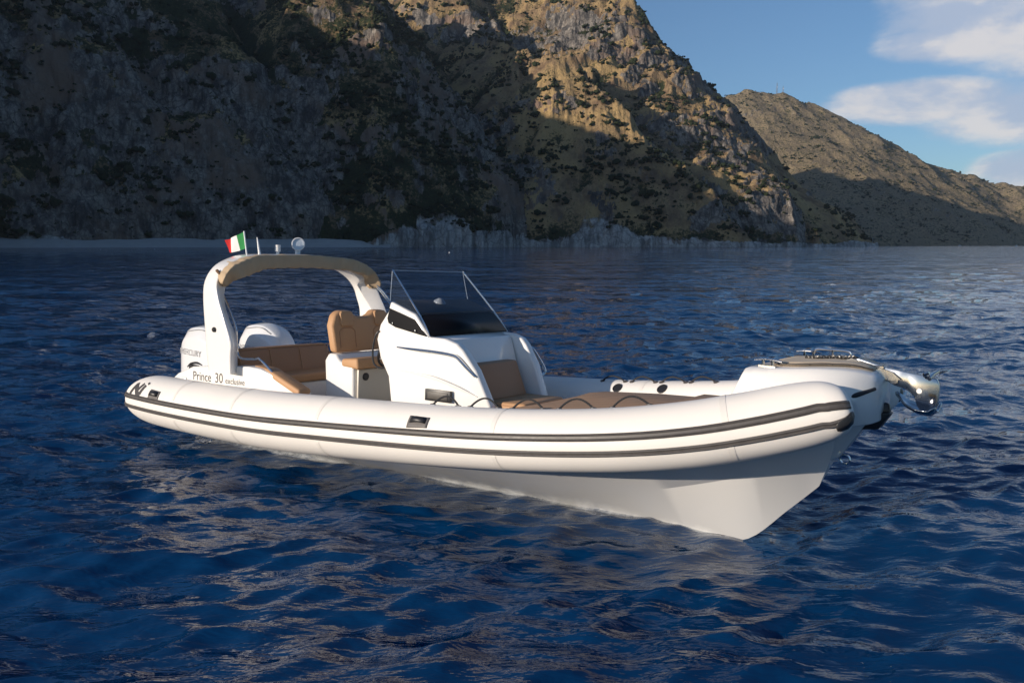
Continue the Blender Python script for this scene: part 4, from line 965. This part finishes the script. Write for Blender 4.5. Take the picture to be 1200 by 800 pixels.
b = MB(); b.loft(rowsF, closed=False); fk = b.obj('fluke', chrome, anch, angle=60); md = fk.modifiers.new('thick', 'SOLIDIFY'); md.thickness = .012
b = MB(); b.lathe([(.018, -.035), (.018, .035)], (8.575, 0, 1.305), (0, 1, 0), 14); b.obj('pivot_bolt', gel, anch)
b = MB(); b.tube([(8.64, -.10, 1.405), (8.645, 0, 1.425), (8.66, .10, 1.44)], .013, 8, 3); b.tube([(8.62, -.035, 1.40), (8.60, -.045, 1.425), (8.63, -.05, 1.44)], .012, 8, 3); b.obj('roll_bar', chrome, anch)
chain = bpy.data.objects.new('anchor_chain', None)
def chain_mesh():
    b = MB(); path = catmull([Vector(p) for p in ((7.78, .03, top_z(7.78, 0) + .022), (7.88, -.02, top_z(7.88, 0) + .022), (7.98, .02, top_z(7.98, 0) + .022), (8.07, 0, top_z(8.07, 0) + .026), (8.15, 0, 1.498))], 6)
    for i in range(len(path) - 1):
        p = path[i]; d = (path[i + 1] - p); t = d.normalized(); L = d.length * .72; sd = t.cross(Vector((0, 0, 1))).normalized(); up = sd.cross(t); n = sd if i % 2 else up
        b.tube([p + t * (L * math.cos(a)) + n * (.013 * math.sin(a)) for a in np.linspace(0, 2 * math.pi, 11)], .0055, 5, 1)
    return b.obj('anchor_chain', mat('dark_chain', (.10, .095, .09), .4, metal=.8))
ch = chain_mesh(); ch.matrix_world = BM
tag(ch, 'dark chain lying on the pale teak mat of the bow', 'chain')
# ------------------------------------------------------------------ small things far off
mast_m = mat('mast_steel', (.16, .15, .16), .6); whitep = mat('white_paint', (.75, .75, .73), .35); dkblue = mat('dark_glass', (.02, .025, .03), .2); skin = mat('skin_tan', (.40, .24, .16), .6)
def on_far(px):                 # top of the distant mountain at this bearing
    P = VF.reshape(-1, 3); q = 600 + 933 * P[:, 0] / P[:, 1]; k = np.abs(q - px) < 2.0; P = P[k]; i = np.argmax((P[:, 2] - CAM_H) / P[:, 1]); return P[i]
for px, hgt, lab in ((900, 46, 'tall lattice radio mast on the summit of the distant mountain'), (910, 25, 'shorter thin radio mast beside the tall one on the summit')):
    p = on_far(px); m = bpy.data.objects.new('radio_mast', None); COL.objects.link(m); m.location = p; m.location.z -= 1
    tag(m, lab, 'radio mast', 'radio masts on the distant summit')
    b = MB(); w0 = 3.0 if hgt > 30 else 1.8
    for k in range(3):
        a = 2 * math.pi * k / 3; b.tube([(w0 * math.cos(a), w0 * math.sin(a), -2), (.5 * math.cos(a), .5 * math.sin(a), hgt * .9)], .36, 6, 1)
        a2 = 2 * math.pi * (k + 1) / 3
        for j in range(9):
            z0 = hgt * .9 * j / 9; z1 = hgt * .9 * (j + 1) / 9; r0 = w0 + (.5 - w0) * j / 9; r1 = w0 + (.5 - w0) * (j + 1) / 9
            b.tube([(r0 * math.cos(a), r0 * math.sin(a), z0), (r1 * math.cos(a2), r1 * math.sin(a2), z1)], .18, 5, 1)
    b.obj('lattice', mast_m, m)
    MB().tube([(0, 0, hgt * .86), (0, 0, hgt)], [.28, .12], 6, 1).obj('aerial', mast_m, m)
    b = MB(); b.lathe([(0, 0), (1.4, .1), (1.4, .6), (0, .9)], (1.2, -1, hgt * .55), (0, -1, .1), 12); b.obj('dish', whitep, m)
def hull_mesh(L, B, H):
    secs = []
    for w in np.linspace(0, 1, 9):
        bw = B / 2 * (1 - .95 * smooth(.45, 1.0, w) ** 1.2); x = (w - .5) * L; sh = H * (1 + .35 * w * w)
        secs.append([(x, -bw, sh), (x, -bw * .9, .2), (x, 0, -.35), (x, bw * .9, .2), (x, bw, sh)])
    return MB().loft(secs)
def craft(name, px, py_dist, rot, lab, sail, grp=None):
    m = bpy.data.objects.new(name, None); COL.objects.link(m); m.location = ((px - 600) / 933 * py_dist, py_dist, .05); m.rotation_euler = (0, 0, rot)
    tag(m, lab, 'sailboat' if sail else 'motorboat', grp)
    if sail:
        hull_mesh(11, 3.3, 1.1).obj('hull', whitep, m); MB().hexa([(-2.2, -1, 1.1), (2.2, -.8, 1.1), (2.2, .8, 1.1), (-2.2, 1, 1.1), (-2, -.8, 1.8), (1.6, -.6, 1.65), (1.6, .6, 1.65), (-2, .8, 1.8)]).obj('cabin', whitep, m, bevel=.1)
        MB().tube([(.8, 0, 1), (.8, 0, 15.5)], [.22, .12], 8, 1).obj('mast', whitep, m)
        b = MB(); b.tube([(.8, 0, 2.6), (-3.6, 0, 2.6)], .16, 8, 1); b.tube([(.6, 0, 2.85), (-1.5, 0, 3.0), (-3.5, 0, 2.8)], [.25, .3, .15], 8, 3); b.obj('boom', whitep, m)
        b = MB(); b.tube([(5.3, 0, 1.4), (.8, 0, 15.3)], .05, 5, 1); b.tube([(-5.4, 0, 1.2), (.8, 0, 15.4)], .05, 5, 1); b.obj('rigging', mast_m, m)
    else:
        hull_mesh(6.4, 2.4, 1.0).obj('hull', whitep, m)
        c = MB().hexa([(-1.2, -.8, 1.0), (1.2, -.7, 1.05), (1.2, .7, 1.05), (-1.2, .8, 1.0), (-1.0, -.65, 2.1), (.5, -.6, 2.0), (.5, .6, 2.0), (-1.0, .65, 2.1)]).obj('cabin', whitep, m, bevel=.08)
        MB().hexa([(.75, -.6, 1.35), (1.12, -.6, 1.3), (1.12, .6, 1.3), (.75, .6, 1.35), (.5, -.5, 1.9), (.72, -.5, 1.85), (.72, .5, 1.85), (.5, .5, 1.9)]).obj('window', dkblue, c)
        MB().box(-3.5, -3.15, -.2, .2, .3, 1.5).obj('outboard_motor', dkblue, m, bevel=.06)
craft('sailboat', 1019, 1420, rad(20), 'sailboat with bare mast just beyond the tip of the headland', True)
craft('motorboat', 1121, 1900, rad(160), 'tiny white motorboat under the distant mountain, nearer the headland', False, 'motorboats under the distant mountain')
craft('motorboat', 1187, 1800, rad(10), 'tiny white motorboat under the distant mountain, farthest from the headland', False, 'motorboats under the distant mountain')
for px, d, lab in ((121, 400, 'white mooring buoy floating off the beach on the left'), (184, 420, 'white mooring buoy off the beach, midway towards the flag'), (527, 235, 'white mooring buoy floating behind the windscreen, off the rocky knoll')):
    m = bpy.data.objects.new('mooring_buoy', None); COL.objects.link(m); m.location = ((px - 600) / 933 * d, d, .06); m.scale = (.55, .55, .55)
    tag(m, lab, 'buoy', 'mooring buoys off the beach')
    MB().lathe([(0, -.3), (.22, -.22), (.34, 0), (.24, .24), (.1, .34), (0, .35)], (0, 0, 0), (0, 0, 1), 14).obj('float', whitep, m)
    MB().tube([(.09 * math.cos(a), 0, .40 + .09 * math.sin(a)) for a in np.linspace(0, 2 * math.pi, 11)], .025, 5, 1).obj('ring', mast_m, m)
def person(px, d, lab, shirt, rot, arm):
    def zb():
        P = beach_V; k = np.argmin((P[:, 0] - (px - 600) / 933 * d) ** 2 + (P[:, 1] - d) ** 2); return P[k]
    p = zb()
    J = [(0, 0, .95), (0, 0, 1.15), (0, 0, 1.42), (0, 0, 1.52), (0, .01, 1.66), (-.10, 0, .90), (-.12, .02, .48), (-.13, 0, .06), (-.13, -.16, .03), (.10, 0, .90), (.13, .01, .48), (.15, .05, .06), (.15, -.11, .03), (-.20, 0, 1.40), (-.27, .03, 1.12), (-.26, -.06, .86), (.20, 0, 1.40)] + ([(.33, -.05, 1.18), (.22, -.18, 1.02)] if arm else [(.27, .03, 1.12), (.27, -.08, .86)])
    E = [(0, 1), (1, 2), (2, 3), (3, 4), (0, 5), (5, 6), (6, 7), (7, 8), (0, 9), (9, 10), (10, 11), (11, 12), (2, 13), (13, 14), (14, 15), (2, 16), (16, 17), (17, 18)]
    Rr = [.14, .13, .15, .06, .105, .10, .065, .045, .035, .10, .065, .045, .035, .07, .045, .035, .07, .045, .035]
    me = bpy.data.meshes.new('person'); me.from_pydata(J, E, []); o = bpy.data.objects.new('person', me); COL.objects.link(o); me.materials.append(shirt)
    sk = o.modifiers.new('skin', 'SKIN')
    for i, r in enumerate(Rr): me.skin_vertices[0].data[i].radius = (r, r)
    me.skin_vertices[0].data[0].use_root = True
    o.modifiers.new('sub', 'SUBSURF').levels = 1
    o.location = (p[0], p[1], p[2] - .02); o.rotation_euler = (0, 0, rot); tag(o, lab, 'person', 'people on the beach')
beach_V = np.array([v.co[:] for v in beach.data.vertices])
person(108, 800, 'person in dark clothes standing on the pale beach at the left, near the dark cave', mat('dark_clothes', (.03, .03, .04), .8), .3, True)
person(229, 802, 'person in dark blue clothes standing on the beach left of the flag', mat('navy_clothes', (.03, .04, .08), .8), -.5, False)
person(401, 818, 'person in brown clothes standing near the right end of the beach', mat('brown_clothes', (.09, .05, .03), .8), 1.0, True)
